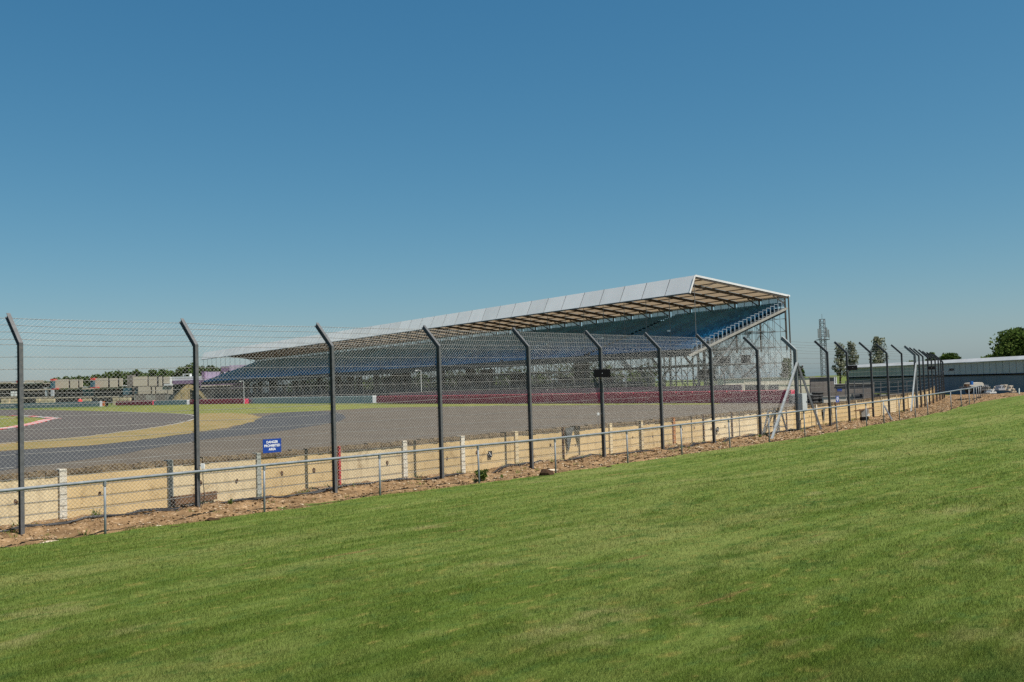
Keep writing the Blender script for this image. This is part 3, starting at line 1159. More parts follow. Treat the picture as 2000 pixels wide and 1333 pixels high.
def equipment_box():
    Y = 54.0
    f = at(1690, 825, Y)
    t = thing("equipment_box", f, "grey box on a black base with a plank laid across its top", "box")
    k = Y / FPX
    a = at(1689.5, 807, Y)
    mb = MB()
    w0, w1, h = 13 * k, 16 * k, 15 * k
    mb.add([a + Vector(v) for v in ((-w0 / 2, 0, -h / 2), (w0 / 2, 0, -h / 2), (w0 / 2, .3, -h / 2), (-w0 / 2, .3, -h / 2), (-w1 / 2, 0, h / 2), (w1 / 2, 0, h / 2), (w1 / 2, .3, h / 2), (-w1 / 2, .3, h / 2))],
           [(0, 3, 2, 1), (4, 5, 6, 7), (0, 1, 5, 4), (1, 2, 6, 5), (2, 3, 7, 6), (3, 0, 4, 7)])
    mb.build("box_body", conc_m, t)
    MB().box(at(1690, 818.5, Y) + Vector((0, .15, 0)), (14 * k, .3, 7 * k)).build("base", black_m, t)
    MB().beam(at(1670, 803, Y - .1), at(1704, 797, Y + .3), .2, .05).build("plank", board_m, t)
    MB().prism([at(1693, 813, Y - .05), at(1698, 808, Y - .05), at(1699, 813, Y - .05)], (0, .05, 0)).build("white_flap", white_m, t)


equipment_box()
o = MB().beam(at(1727, 793, 52.5), at(1744, 824, 48.4), .06).build("leaning_bar", galv_dark)
tag(o, "dark metal bar leaning from the railing down to the soil", "bar")

# weeds
def weed(px, py, h, n_, label, seed):
    rg = np.random.RandomState(seed)
    c = gp(px, py, .02)
    c.z = soil_z(c)
    vs, fs, tn = [], [], []
    for k in range(n_):
        th = rg.rand() * 6.283
        lean = rg.rand() * .5
        hh = h * (.5 + .6 * rg.rand())
        base = np.array(c) + np.array([math.cos(th), math.sin(th), 0]) * rg.rand() * h * .35
        tip = base + np.array([math.cos(th) * lean * hh, math.sin(th) * lean * hh, hh])
        for q in range(6):
            m0 = base + (tip - base) * (.25 + .75 * rg.rand())
            a1 = rg.randn(3) * .035 * (h / .25)
            a2 = rg.randn(3) * .02 * (h / .25)
            b_ = len(vs)
            vs += [m0 - a1 - a2 * .2, m0 + a2, m0 + a1, m0 - a2]
            fs.append((b_, b_ + 1, b_ + 2, b_ + 3))
            tn += [rg.rand()] * 4
    t = thing("weed", c, label, "weed", "weeds on the soil strip")
    crown = bpy.data.objects.new("leaves", npmesh("leaves", np.array(vs), np.array(fs), leaf_c, tn))
    link(crown, t)
    mb = MB()
    for k in range(4):
        mb.tube([c - Z * .03, c + Vector((rg.randn() * .05, rg.randn() * .05, h * .8))], .004, 4)
    mb.build("stem", leaf_c, t)


weed(943, 934, .26, 40, "leafy green weed at the foot of a railing post, biggest on the soil", 1)
weed(928, 917, .18, 20, "thin green weed against the cream wall left of the black notice", 2)
weed(980, 930, .1, 16, "tiny weed tuft on the soil to the right of the biggest weed", 3)
weed(1484, 853, .12, 18, "small weed tuft at the foot of the post left of the metal trestle", 4)
weed(1700, 826, .16, 24, "green weed beside the grey box with the plank", 5)
weed(450, 983, .11, 18, "low weed on the soil under the nearest warning sign", 6)


rg = np.random.RandomState(77)
vs, fs, tn = [], [], []
for k in range(230):
    X = -13 + 40 * rg.rand() ** 1.3
    u = WALL_OFF - .12 - 2.0 * rg.rand() ** 2.2
    p = Vector((X, fY(X), 0)) + fnorm(X) * u
    z = soil_z(p)
    hh = .03 + .08 * rg.rand()
    dryness = rg.rand()
    for q in range(14):
        b0 = np.array([p.x + rg.randn() * .05, p.y + rg.randn() * .05, z - .01])
        th = rg.rand() * 6.283
        tip = b0 + np.array([rg.randn() * hh * .5, rg.randn() * hh * .5, hh * (.5 + rg.rand())])
        wv = np.array([math.cos(th), math.sin(th), 0]) * .008
        i0 = len(vs)
        vs += [b0 - wv, b0 + wv, tip + wv * .3, tip - wv * .3]
        fs.append((i0, i0 + 1, i0 + 2, i0 + 3))
        tn += [min(1, .3 * rg.rand() + .75 * dryness)] * 4
o = bpy.data.objects.new("sparse_weeds", npmesh("sparse_weeds", np.array(vs), np.array(fs), leaf_c, tn))
link(o)
tag(o, "scattered small grass and weed tufts on the bare soil", "weeds", kind="stuff")


# clods, stones and rubble
def boulder(px, py, r, m, label, seed, cat="stone", squash=.6):
    rg = random.Random(seed)
    c = gp(px, py, 0)
    c.z = soil_z(c) + r * .2
    import bmesh
    bm = bmesh.new()
    bmesh.ops.create_icosphere(bm, subdivisions=2, radius=r)
    for v in bm.verts:
        f = 1 + rg.uniform(-.28, .22)
        v.co = Vector((v.co.x * f * 1.25, v.co.y * f, v.co.z * f * squash)) + c
    me = bpy.data.meshes.new("stone")
    bm.to_mesh(me)
    bm.free()
    me.materials.append(m)
    o = bpy.data.objects.new("soil_clod" if cat == "clod" else "stone", me)
    link(o)
    tag(o, label, cat, "clods and stones on the soil strip")


clod_m = mat("dark_earth_clod", (.06, .034, .02), (.03, .018, .011), 12, .95, 0, .8, 50, spec=.1)
stone_m = mat("pale_stone", (.55, .47, .36), (.40, .32, .23), 8, .9, 0, .6, 40, spec=.1)
boulder(1066, 926, .17, clod_m, "large dark clod of earth at the lawn edge below the third railing bay", 1, "clod", 1.0)
boulder(1056, 931, .11, clod_m, "dark clod beside the large one at the lawn edge", 2, "clod")
boulder(415, 1012, .12, clod_m, "dark clod at the lawn edge right of the second fence post", 3, "clod")
boulder(342, 1026, .09, clod_m, "dark clod at the lawn edge left of the second fence post", 4, "clod")
boulder(310, 1022, .055, stone_m, "small bright white stone on the soil between the first two posts", 5)
boulder(100, 1050, .17, stone_m, "flat pale stone on the soil right of the nearest post", 6, "stone", .25)
boulder(30, 1062, .15, stone_m, "flat pale stone at the lawn edge left of the nearest railing post", 7, "stone", .25)
boulder(1072, 915, .2, stone_m, "flat pale slab on the soil above the large dark clod", 8, "stone", .2)
boulder(1746, 806, .16, stone_m, "pale rounded stone on the soil by the far posts", 9)
boulder(1190, 912, .1, clod_m, "dark clod at the lawn edge below the big black light panel", 10, "clod")

rg = np.random.RandomState(4)
NP = 46000
ti = rg.rand(NP)
si = (rg.rand(NP) ** 1.25 * (len(so_s) - 2)).astype(int)
wi = (ti * (nW - 8) + 5).astype(int)
px_, py_, pz_ = QX[si, wi], QY[si, wi], QZ[si, wi]
dist = np.hypot(px_, py_)
size = (.006 + .024 * rg.rand(NP) ** 4) * np.clip(dist / 24, .8, 1.5)
ico = np.array([(0, 0, 1), (1, 0, 0), (0, 1, 0), (-1, 0, 0), (0, -1, 0), (0, 0, -1)], float)
icf = np.array([(0, 1, 2), (0, 2, 3), (0, 3, 4), (0, 4, 1), (5, 2, 1), (5, 3, 2), (5, 4, 3), (5, 1, 4)])
jit = 1 + .8 * (rg.rand(NP, 6, 1) - .5)
sc3 = size[:, None, None] * np.stack([1 + rg.rand(NP), .7 + .6 * rg.rand(NP), .5 + .4 * rg.rand(NP)], 1)[:, None, :]
V = ico[None] * jit * sc3 + np.stack([px_ + rg.randn(NP) * .03, py_ + rg.randn(NP) * .03, pz_ + size * .15], 1)[:, None, :]
Fg = icf[None] + (np.arange(NP) * 6)[:, None, None]
tint = np.repeat(np.clip(rg.rand(NP) ** 1.3, 0, 1), 6)
o = bpy.data.objects.new("gravel", npmesh("gravel", V.reshape(-1, 3), Fg.reshape(-1, 3), pebble_m, tint))
link(o)
tag(o, "loose pebbles and rubble scattered over the bare soil", "gravel", kind="stuff")

# ------------------------------------------------------------------ grandstand
GO, GA, GW = Vector((23.3, 125.0, 0)), Vector((-.540, .8417, 0)), Vector((.8417, .540, 0))
GLEN, BAY = 224.0, 4.62
NBAY = int(GLEN / BAY)
GLEN = NBAY * BAY


def gpt(a, w_, z):
    return GO + GA * a + GW * w_ + Z * z


stand = thing("grandstand", gpt(0, 0, 0), "long covered grandstand with blue seats, white fascia and scaffold undercroft", "grandstand")
GAX = (GA, GW, Z)
RZ0, RZ1 = 15.55, 13.35            # roof height at ridge and rear
FRONT_W, REAR_W = -1.05, 16.9


def roof_z(w_):
    return RZ0 + (RZ1 - RZ0) * w_ / REAR_W


ROWS = 23
ROW_D, ROW_H = .745, .258


def row_w(r):
    return -.885 + ROW_D * r


def row_z(r):
    return 5.976 + ROW_H * r


for b in range(NBAY):
    a0, a1 = b * BAY, (b + 1) * BAY
    # sloping front fascia, one sheet per bay
    g = .07
    sag = .05
    mb = MB()
    p = [gpt(a0 + g, 0, RZ0), gpt(a1 - g, 0, RZ0), gpt(a1 - g, FRONT_W, RZ1), gpt(a0 + g, FRONT_W, RZ1)]
    nrm = (GW * -.9 + Z * .43).normalized()
    mb.prism(p, nrm * .05)
    mb.build("fascia_panel", fascia_m, stand)
    # roof membrane
    p = [gpt(a0 + .05, .05, roof_z(0)), gpt(a1 - .05, .05, roof_z(0)), gpt(a1 - .05, REAR_W, RZ1), gpt(a0 + .05, REAR_W, RZ1)]
    MB().add(p, [(0, 1, 2, 3)]).build("roof_panel", roof_m, stand)
for b in range(NBAY + 1):
    a0 = b * BAY
    MB().beam(gpt(a0, -.0, RZ0 + .03), gpt(a0, FRONT_W, RZ1), .07, .09).build("fascia_rib", galv_dark, stand)
    MB().beam(gpt(a0, .1, RZ0 - .22), gpt(a0, REAR_W - .2, RZ1 - .2), .16, .34).build("rafter", steel_d, stand)
    # rear column
    MB().beam(gpt(a0, REAR_W - .75, 6.0), gpt(a0, REAR_W - .75, RZ1 - .15), .2, .2).build("rear_column", steel_d, stand)
    MB().beam(gpt(a0, REAR_W - 3.0, roof_z(13.9) - .45), gpt(a0, REAR_W - .75, RZ1 - 1.1), .09, .12).build("knee_brace", steel_d, stand)
    # slender front pole
    MB().beam(gpt(a0, -.35 if b else -.2, 0), gpt(a0, -.35 if b else -.2, RZ1 + (.0 if b else 2.0)), .065, .065).build("front_pole", scaf_m, stand)
    MB().beam(gpt(a0, FRONT_W, RZ1 - .02), gpt(a0, 3.6, roof_z(3.6) - .35), .07, .07).build("front_tie", steel_d, stand)
for w_ in (2.2, 4.7, 7.2, 9.7, 12.2, 14.7):
    MB().beam(gpt(0, w_, roof_z(w_) - .1), gpt(GLEN, w_, roof_z(w_) - .1), .09, .12).build("purlin", steel_d, stand)
MB().beam(gpt(-.06, FRONT_W - .02, RZ1 - .06), gpt(GLEN, FRONT_W - .02, RZ1 - .06), .16, .16).build("front_gutter", galv_dark, stand)
MB().beam(gpt(0, REAR_W - .1, RZ1 - .12), gpt(GLEN, REAR_W - .1, RZ1 - .12), .14, .2).build("rear_eave_beam", steel_d, stand)
# white edge trim of the near end
MB().beam(gpt(-.08, -.05, RZ0 - .02), gpt(-.08, REAR_W + .15, RZ1 - .02), .1, .25).build("end_trim", white_roof, stand)
MB().beam(gpt(-.08, -.08, RZ0 - .02), gpt(-.08, FRONT_W - .02, RZ1 - .05), .1, .22).build("end_trim", white_roof, stand)
MB().beam(gpt(-.12, REAR_W - .2, 4.4), gpt(-.12, REAR_W - .2, RZ1), .15, .15).build("end_column", steel_d, stand)
# stepped seating deck
prof = [(row_w(0) - .1, row_z(0) - .55)]
for r in range(ROWS):
    prof.append((row_w(r) - .1, row_z(r)))
    prof.append((row_w(r) + ROW_D - .1, row_z(r)))
prof.append((row_w(ROWS) - .1, row_z(ROWS) - .55 - ROW_H))
prof_b = prof
mb = MB()
mb.prism([gpt(0, a_, z_) for a_, z_ in prof_b], GA * GLEN)
mb.build("seating_deck", tier_m, stand)
MB().beam(gpt(-.1, row_w(0) - .7, row_z(0) - .55), gpt(-.1, row_w(ROWS) + .2, row_z(ROWS) - .25), .1, .28).build("end_stringer", conc_m, stand)
MB().box(gpt(GLEN / 2, row_w(0) - .25, row_z(0) - .1), (GLEN, .06, .9), GAX).build("front_parapet", dark_mesh, stand)
# seats
SX = -GA
seat_mb = MB()
seat_mb.box((0, .05, .40), (.42, .40, .05))
seat_mb.add([(-.21, .24, .40), (.21, .24, .40), (.21, .34, .84), (-.21, .34, .84), (-.21, .28, .40), (.21, .28, .40), (.21, .38, .84), (-.21, .38, .84)],
            [(0, 1, 2, 3), (5, 4, 7, 6), (3, 2, 6, 7), (0, 3, 7, 4), (1, 5, 6, 2)])
seat_mb.box((0, .12, .19), (.06, .06, .38))
seat_me = seat_mb.mesh("seat", seat_m)
rotz = math.atan2(SX.y, SX.x)
SP = .5
seat_pos = []
for r in range(ROWS):
    k = 0
    a_ = .45
    while a_ < GLEN - .4:
        aisle = (a_ % 23.1) > 21.9
        if not aisle:
            seat_pos.append((a_, row_w(r) + .12, row_z(r), r))
        a_ += SP
near = sorted(range(len(seat_pos)), key=lambda i: seat_pos[i][0])[:300]
near_set = set(near)
for i in near:
    a_, w_, z_, r = seat_pos[i]
    o = bpy.data.objects.new("seat", seat_me)
    o.location = gpt(a_, w_, z_)
    o.rotation_euler = (0, 0, rotz)
    link(o, stand)
sv = np.array(seat_mb.v)
cr, sr = math.cos(rotz), math.sin(rotz)
sv = np.stack([sv[:, 0] * cr - sv[:, 1] * sr, sv[:, 0] * sr + sv[:, 1] * cr, sv[:, 2]], 1)
rest = np.array([gpt(*seat_pos[i][:3])[:] for i in range(len(seat_pos)) if i not in near_set])
V = (sv[None] + rest[:, None]).reshape(-1, 3)
sfq = np.array([f for f in seat_mb.f])
Fc = (sfq[None] + (np.arange(len(rest)) * len(sv))[:, None, None]).reshape(-1, 4)
o = bpy.data.objects.new("far_seats", npmesh("far_seats", V, Fc, seat_m))
link(o, stand)
o["kind"] = "stuff"
# pale stepped rails at the near end
for r in range(ROWS):
    w0, w1, z0 = row_w(r) + .02, row_w(r) + ROW_D - .04, row_z(r)
    mb = MB()
    for w_ in (w0, w1):
        mb.beam(gpt(-.03, w_, z0 - .1), gpt(-.03, w_, z0 + 1.02), .036)
    mb.beam(gpt(-.03, w0, z0 + 1.0), gpt(-.03, w1, z0 + 1.0), .036)
    mb.beam(gpt(-.03, w0, z0 + .12), gpt(-.03, w1, z0 + .12), .028)
    mb.build("end_rail", endrail_m, stand)
# windbreak behind the last row
wind = bpy.data.materials.new("windbreak_mesh")
wind.use_nodes = True
nt = wind.node_tree
nt.nodes.remove(nt.nodes["Principled BSDF"])
tb = nt.nodes.new("ShaderNodeBsdfTransparent")
db = nt.nodes.new("ShaderNodeBsdfDiffuse")
db.inputs[0].default_value = (.34, .40, .50, 1)
dt = nt.nodes.new("ShaderNodeBsdfTranslucent")
dt.inputs[0].default_value = (.34, .40, .50, 1)
m1 = nt.nodes.new("ShaderNodeMixShader")
m1.inputs[0].default_value = .5
nt.links.new(db.outputs[0], m1.inputs[1])
nt.links.new(dt.outputs[0], m1.inputs[2])
m2 = nt.nodes.new("ShaderNodeMixShader")
m2.inputs[0].default_value = .45
nt.links.new(tb.outputs[0], m2.inputs[1])
nt.links.new(m1.outputs[0], m2.inputs[2])
nt.links.new(m2.outputs[0], nt.nodes["Material Output"].inputs[0])
ZB = row_z(ROWS - 1)
for b in range(NBAY):
    a0 = b * BAY
    MB().box(gpt(a0 + BAY / 2, REAR_W - .5, ZB + .95), (BAY - .3, .02, 1.35), GAX).build("windbreak_panel", wind, stand)
    for q in (1 / 3, 2 / 3):
        MB().beam(gpt(a0 + BAY * q, REAR_W - .47, ZB - .2), gpt(a0 + BAY * q, REAR_W - .47, ZB + 1.72), .07).build("windbreak_post", steel_d, stand)
MB().beam(gpt(0, REAR_W - .45, ZB + 1.7), gpt(GLEN, REAR_W - .45, ZB + 1.7), .05).build("windbreak_rail", steel_d, stand)
# scaffold undercroft
legs_w = [1.3, 3.4, 5.5, 7.6, 9.7, 11.8, 13.9, 16.1]
lev = [0.15, 2.2, 4.3, 6.4, 8.5, 10.2]


def under_z(w_):
    return row_z(0) - .6 + (w_ - row_w(0)) * ROW_H / ROW_D


rnd = random.Random(8)
nfr = NBAY * 2 + 1
dense_w = [1.3 + 1.06 * k for k in range(15)]
for b in range(nfr):
    a0 = b * BAY / 2 - (.0 if b else -.05)
    mb = MB()
    lw = dense_w if b < 8 else legs_w
    tk = .048 if b < 12 else .06
    for i, w_ in enumerate(lw):
        mb.beam(gpt(a0, w_, 0), gpt(a0, w_, under_z(w_)), tk)
    for z_ in lev[1:]:
        ws = [w_ for w_ in lw if under_z(w_) > z_ + .1]
        if len(ws) > 1:
            mb.beam(gpt(a0, ws[0], z_), gpt(a0, ws[-1], z_), tk)
    stp = 2 if b < 8 else 1
    for i in range(0, len(lw) - stp):
        for j in range(len(lev) - 1):
            if under_z(lw[i]) > lev[j] + 1.2 and rnd.random() < .6:
                zt = min(lev[j + 1], under_z(lw[i + stp]))
                if (i + j) % 2:
                    mb.beam(gpt(a0, lw[i], lev[j]), gpt(a0, lw[i + stp], zt), tk * .9)
                else:
                    mb.beam(gpt(a0, lw[i + stp], lev[j]), gpt(a0, lw[i], min(lev[j + 1], under_z(lw[i]))), tk * .9)
    mb.beam(gpt(a0, lw[0], under_z(lw[0])), gpt(a0, lw[-1], under_z(lw[-1])), .1, .16)
    mb.build("scaffold_frame", scaf_m, stand)
dbr = MB()
for i, w_ in enumerate(legs_w):
    for z_ in lev[1:]:
        if under_z(w_) > z_ + .1:
            MB().beam(gpt(-.2, w_, z_ + .07), gpt(GLEN, w_, z_ + .07), .055).build("ledger", scaf_m, stand)
    for b in range(nfr - 1):
        for j in range(len(lev) - 1):
            if under_z(w_) > lev[j + 1] - .6 and (b + i * 2 + j) % 3 == 0:
                a0 = b * BAY / 2
                dbr.beam(gpt(a0, w_ + .05, lev[j]), gpt(a0 + BAY / 2, w_ + .05, min(lev[j + 1], under_z(w_))), .05)
dbr.build("diagonal_bracing", scaf_m, stand)["kind"] = "stuff"
# walkway boards and stair flights below the near end
for j, (w0, w1, z_) in enumerate(((3.4, 9.7, 4.35), (5.5, 16.1, 2.3))):
    MB().box(gpt(2.3, (w0 + w1) / 2, z_), (1.1, w1 - w0, .07), GAX).build("walkway", scaf_m, stand)
for (a0, w0, w1, z0, z1) in ((.6, 3.2, 6.4, 4.35, 6.6), (1.6, 7.4, 3.4, .1, 2.3), (.7, 9.0, 12.6, 2.3, 4.4)):
    mb = MB()
    mb.beam(gpt(a0, w0, z0), gpt(a0, w1, z1), .06, .25)
    mb.beam(gpt(a0 + 1.1, w0, z0), gpt(a0 + 1.1, w1, z1), .06, .25)
    for q in range(10):
        f_ = (q + .5) / 10
        mb.box(gpt(a0 + .55, w0 + (w1 - w0) * f_, z0 + (z1 - z0) * f_), (1.06, .26, .04), GAX)
    mb.build("stair_flight", scaf_m, stand)
for (a0, w_, z_, ww, hh) in ((3.0, 7.3, 4.9, 2.6, 1.0), (3.0, 11.4, 5.0, 1.9, 1.1), (5.0, 6.0, 2.9, 3.2, 1.1), (8, 9, 3.2, 3, 1.2)):
    MB().box(gpt(a0, w_, z_), (.05, ww, hh), GAX).build("screen_panel", dark_mesh, stand)
# screened ground floor and dark sheets further along that stand in for shade
for b in range(3, NBAY, 1):
    a0 = b * BAY
    MB().box(gpt(a0 + BAY / 2, 2.6, 1.25), (BAY - .15, .06, 2.4), GAX).build("undercroft_screen_shade", dark_mesh, stand)
for b in range(5, NBAY):
    a0 = b * BAY
    if rnd.random() < min(1, (b - 2) / 7):
        hh = rnd.uniform(2.2, 5.6) if b < 12 else rnd.uniform(4.2, 6.4)
        MB().box(gpt(a0 + BAY / 2, rnd.uniform(6.5, 14.5), hh / 2 + (.1 if rnd.random() < .7 else .9)), (BAY * rnd.uniform(.5, .97), .08, hh), GAX).build("undercroft_screen_shade", shade_m, stand)  # dark sheet added to deepen the shade below the seats
# small floodlights on some front poles
for b in (1, 4, 7, 12):
    MB().box(gpt(b * BAY, -.6, 8.9 - .05 * b), (.3, .28, .2), GAX).build("pole_light", white_m, stand)

# ------------------------------------------------------------------ barriers and fence on the far side of the track
def barrier(pts, h, thick, body, topm, name, label, seg, cat="barrier", top_h=.12):
    """run of blocks standing on the ground along photo points of their foot"""
    P = [gp(x, y, 0) if not isinstance(q, Vector) else q for q in pts for (x, y) in [(q[0], q[1])]]
    t = thing(name, P[0], label, cat)
    for a, b in zip(P[:-1], P[1:]):
        L = (b - a).length
        d = (b - a).normalized()
        n = Vector((-d.y, d.x, 0))
        if n.y < 0:
            n = -n
        k = max(1, round(L / seg))
        for i in range(k):
            c = a + d * (L * (i + .5) / k) + n * thick / 2
            l_ = L / k - .05
            blk = MB().box(c + Z * (h - top_h) / 2, (l_, thick, h - top_h), (d, n, Z)).build("block", body, t)
            MB().box(c + Z * (h - top_h / 2 + .004), (l_ - .03, thick - .04, top_h), (d, n, Z)).build("block_top", topm, blk)
    return P


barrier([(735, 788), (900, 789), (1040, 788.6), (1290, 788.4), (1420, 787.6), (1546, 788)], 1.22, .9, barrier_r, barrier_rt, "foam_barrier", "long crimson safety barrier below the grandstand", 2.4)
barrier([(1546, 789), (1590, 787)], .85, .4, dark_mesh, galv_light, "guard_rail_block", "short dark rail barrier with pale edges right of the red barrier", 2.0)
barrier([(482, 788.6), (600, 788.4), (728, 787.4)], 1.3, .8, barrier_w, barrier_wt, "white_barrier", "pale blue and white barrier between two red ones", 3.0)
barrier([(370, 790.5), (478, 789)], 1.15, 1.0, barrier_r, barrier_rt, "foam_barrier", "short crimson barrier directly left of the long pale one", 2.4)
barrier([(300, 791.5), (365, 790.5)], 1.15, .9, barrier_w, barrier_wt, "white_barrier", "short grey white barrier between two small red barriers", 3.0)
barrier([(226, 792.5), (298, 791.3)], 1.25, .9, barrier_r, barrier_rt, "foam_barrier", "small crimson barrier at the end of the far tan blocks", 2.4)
barrier([(-200, 803), (0, 799), (195, 794.5)], 1.5, .8, barrier_w, barrier_w, "pit_wall", "long plain blue grey wall beyond the track at far left", 6.0, "wall")
p0 = gp(196, 794.4, 0)
t = thing("marker_board", p0, "small orange board at the right end of the far blue grey wall", "board")
MB().box(p0 + Vector((.65, 0, .75)), (1.25, .25, 1.3)).build("board_face", orange_m, t)
MB().box(p0 + Vector((1.75, .2, .7)), (.6, .5, 1.5)).build("post", black_m, t)
# concrete wall behind the long red barrier
P = [gp(735, 788, 0), gp(900, 789, 0), gp(1040, 788.6, 0), gp(1290, 788.4, 0), gp(1420, 787.6, 0)]
bw = thing("retaining_wall", P[0] + Vector((2, 3, 0)), "grey concrete wall showing just above the long red barrier", "wall")
for a, b in zip(P[:-1], P[1:]):
    d = (b - a).normalized()
    n = Vector((d.y, -d.x, 0)) if d.x < 0 else Vector((-d.y, d.x, 0))
    L = (b - a).length
    k = max(1, round(L / 5))
    for i in range(k):
        MB().box(a + d * (L * (i + .5) / k) + n * 2.6 + Z * .85, (L / k - .04, .3, 1.9), (d, n, Z)).build("wall_panel", conc_m, bw)

# far catch fence
FF = [gp(60, 795, 0), gp(300, 790.5, 0), gp(480, 788, 0), gp(735, 787, 0), gp(900, 788, 0), gp(1040, 787.6, 0), gp(1290, 787.4, 0), gp(1420, 786.6, 0), gp(1546, 786.6, 0), gp(1640, 783, 0)]
FF = [p + (p - Vector((0, 0, 0))).normalized() * 3.6 for p in FF]
FF = [Vector((p.x, p.y, 0)) for p in FF]
ff = thing("far_catch_fence", FF[0], "pale catch fence with cranked posts behind the far barriers", "fence")
cum = [0]
for a, b in zip(FF[:-1], FF[1:]):
    cum.append(cum[-1] + (b - a).length)
posts = []
s_ = 0.0
while s_ < cum[-1]:
    k = max(i for i in range(len(cum)) if cum[i] <= s_ + 1e-6)
    k = min(k, len(FF) - 2)
    t_ = (s_ - cum[k]) / (cum[k + 1] - cum[k])
    p = FF[k].lerp(FF[k + 1], t_)
    d = (FF[k + 1] - FF[k]).normalized()
    n = Vector((d.y, -d.x, 0))
    if n.y > 0:
        n = -n
    posts.append((p, d, n))
    s_ += 5.2
for p, d, n in posts:
    mb = MB()
    mb.beam(p, p + Z * 3.0, .11)
    mb.beam(p + Z * 2.97, p + Z * 3.55 + n * .6, .11)
    mb.build("post", galv, ff)
for h in (.5, 1.0, 1.5, 2.0, 2.5, 2.95):
    MB().tube([p + Z * h for p, d, n in posts], .012, 3, cap=False).build("cable", galv, ff)
MB().tube([p + Z * 3.5 + n * .55 for p, d, n in posts], .012, 3, cap=False).build("cable", galv, ff)
for k in range(len(posts) - 1):
    a, b = posts[k][0], posts[k + 1][0]
    mb = MB()
    L = (b - a).length
    st = .24
    nn_ = int((L + 2.9) / st)
    for sgn in (1, -1):
        for q in range(nn_):
            c = clip_line((-2.9 + q * st) if sgn > 0 else q * st, .1, sgn, L, .1, 3.0)
            if c:
                (xa, ya), (xb, yb) = c
                mb.tube([a.lerp(b, xa / L) + Z * ya, a.lerp(b, xb / L) + Z * yb], .0018, 3, cap=False)
    mb.build("mesh_panel", galv_dark, ff)


def camera_pole(px, ytop, Y, label):
    tp = at(px, ytop, Y)
    t = thing("camera_pole", (tp.x, tp.y, 0), label, "pole", "white camera poles behind the far barriers")
    MB().tube([(tp.x, tp.y, 0), tp], [.06, .045], 8).build("mast", white_m, t)
    MB().beam(tp, tp + Vector((-.6, 0, .12)), .06).build("arm", white_m, t)
    MB().box(tp + Vector((-.75, -.1, 0)), (.36, .24, .22)).build("camera_head", white_m, t)


camera_pole(822, 724, 172, "white pole with camera head in front of the middle of the grandstand")
camera_pole(476, 745, 232, "white pole with camera head left of the pale barrier's left end")

# dark hedge behind the stand
rg = np.random.RandomState(21)


def leaf_cloud(centers, radii, n_each, size, rg, tint_lo=0.0, tint_hi=1.0):
    vs, tn = [], []
    for c, r, n_ in zip(centers, radii, n_each):
        u = rg.randn(n_, 3)
        u /= np.linalg.norm(u, axis=1)[:, None]
        rad = rg.rand(n_, 1) ** .45
        P_ = np.array(c) + u * rad * np.array(r)
        a = rg.randn(n_, 3)
        a /= np.linalg.norm(a, axis=1)[:, None]
        b = np.cross(a, rg.randn(n_, 3))
        b /= np.linalg.norm(b, axis=1)[:, None]
        s = size * (.6 + .8 * rg.rand(n_, 1))
        q = np.stack([P_ - a * s, P_ - b * s * .6, P_ + a * s, P_ + b * s * .6], 1)
        vs.append(q.reshape(-1, 3))
        base = tint_lo + (tint_hi - tint_lo) * rg.rand()
        tn.append(np.repeat(np.clip(base * .5 + .5 * rg.rand(n_), 0, 1), 4))
    V = np.concatenate(vs)
    return V, np.arange(len(V)).reshape(-1, 4), np.concatenate(tn)


cs, rs, ns = [], [], []
for k in range(55):
    a_ = 44 + k * 3.4
    p = gpt(a_, 30 + rg.randn() * 1.2, 0)
    h_ = 3.2 + rg.rand() * 2.2
    cs.append((p.x, p.y, h_ * .55))
    rs.append((2.8, 2.2, h_ * .75))
    ns.append(260)
V, Fc, tn = leaf_cloud(cs, rs, ns, .42, rg)
o = bpy.data.objects.new("hedge", npmesh("hedge", V, Fc, leaf_a, tn))
link(o)
tag(o, "dark overgrown hedge running behind the grandstand undercroft", "hedge", kind="stuff")


# ------------------------------------------------------------------ trees
def tree(name, px, ytop, Y, half_w_px, label, group, lm, seed, n_leaf, leaf, shape="round", base_y=None):
    rg = np.random.RandomState(seed)
    tp = at(px, ytop, Y)
    H = tp.z
    base = Vector((tp.x, Y, 0))
    R = half_w_px * Y / FPX
    t = thing(name, base, label, "tree", group)
    c0 = H * (.2 if shape == "tall" else .34)
    mb = MB()
    lean = Vector((rg.randn() * .02 * H, rg.randn() * .02 * H, 0))
    mb.tube([base - Z * .2, base + lean * .4 + Z * H * .35, base + lean + Z * H * .82], [R * .1 + .06, R * .07 + .04, .03], 7)
    cs, rs = [], []
    nb = 16 if shape != "tall" else 26
    for k in range(nb):
        f = (k + .5) / nb
        z = c0 + (H - c0) * (.12 + .80 * f)
        prof_ = math.sin(math.pi * min(1, .16 + .80 * f)) ** .7 if shape != "tall" else (1 - .55 * f)
        th = k * 2.4 + rg.rand()
        rr = R * prof_ * ((.35 + .45 * rg.rand()) if shape != "tall" else (.2 + .75 * rg.rand()))
        c = (base.x + lean.x + math.cos(th) * rr, base.y + lean.y + math.sin(th) * rr, z)
        cs.append(c)
        q = R * ((.30 + .22 * rg.rand()) if shape != "tall" else (.24 + .30 * rg.rand()))
        rs.append((q, q, q * (.75 if shape != "tall" else 1.15)))
        if k % 2 == 0:
            st = base + lean * .5 + Z * (c0 * .8 + (z - c0) * .5)
            mb.tube([st, Vector(c)], [R * .03 + .02, .015], 5)
    for c, q in zip(cs, rs):        # keep inside the crown's height
        pass
    cs = [(c[0], c[1], min(c[2], H - q[2] * .95)) for c, q in zip(cs, rs)]
    mb.build("trunk", trunk_m, t)
    V, Fc, tn = leaf_cloud(cs, rs, [n_leaf // nb] * nb, leaf, rg)
    link(bpy.data.objects.new("crown", npmesh("crown", V, Fc, lm, tn)), t)
    return t


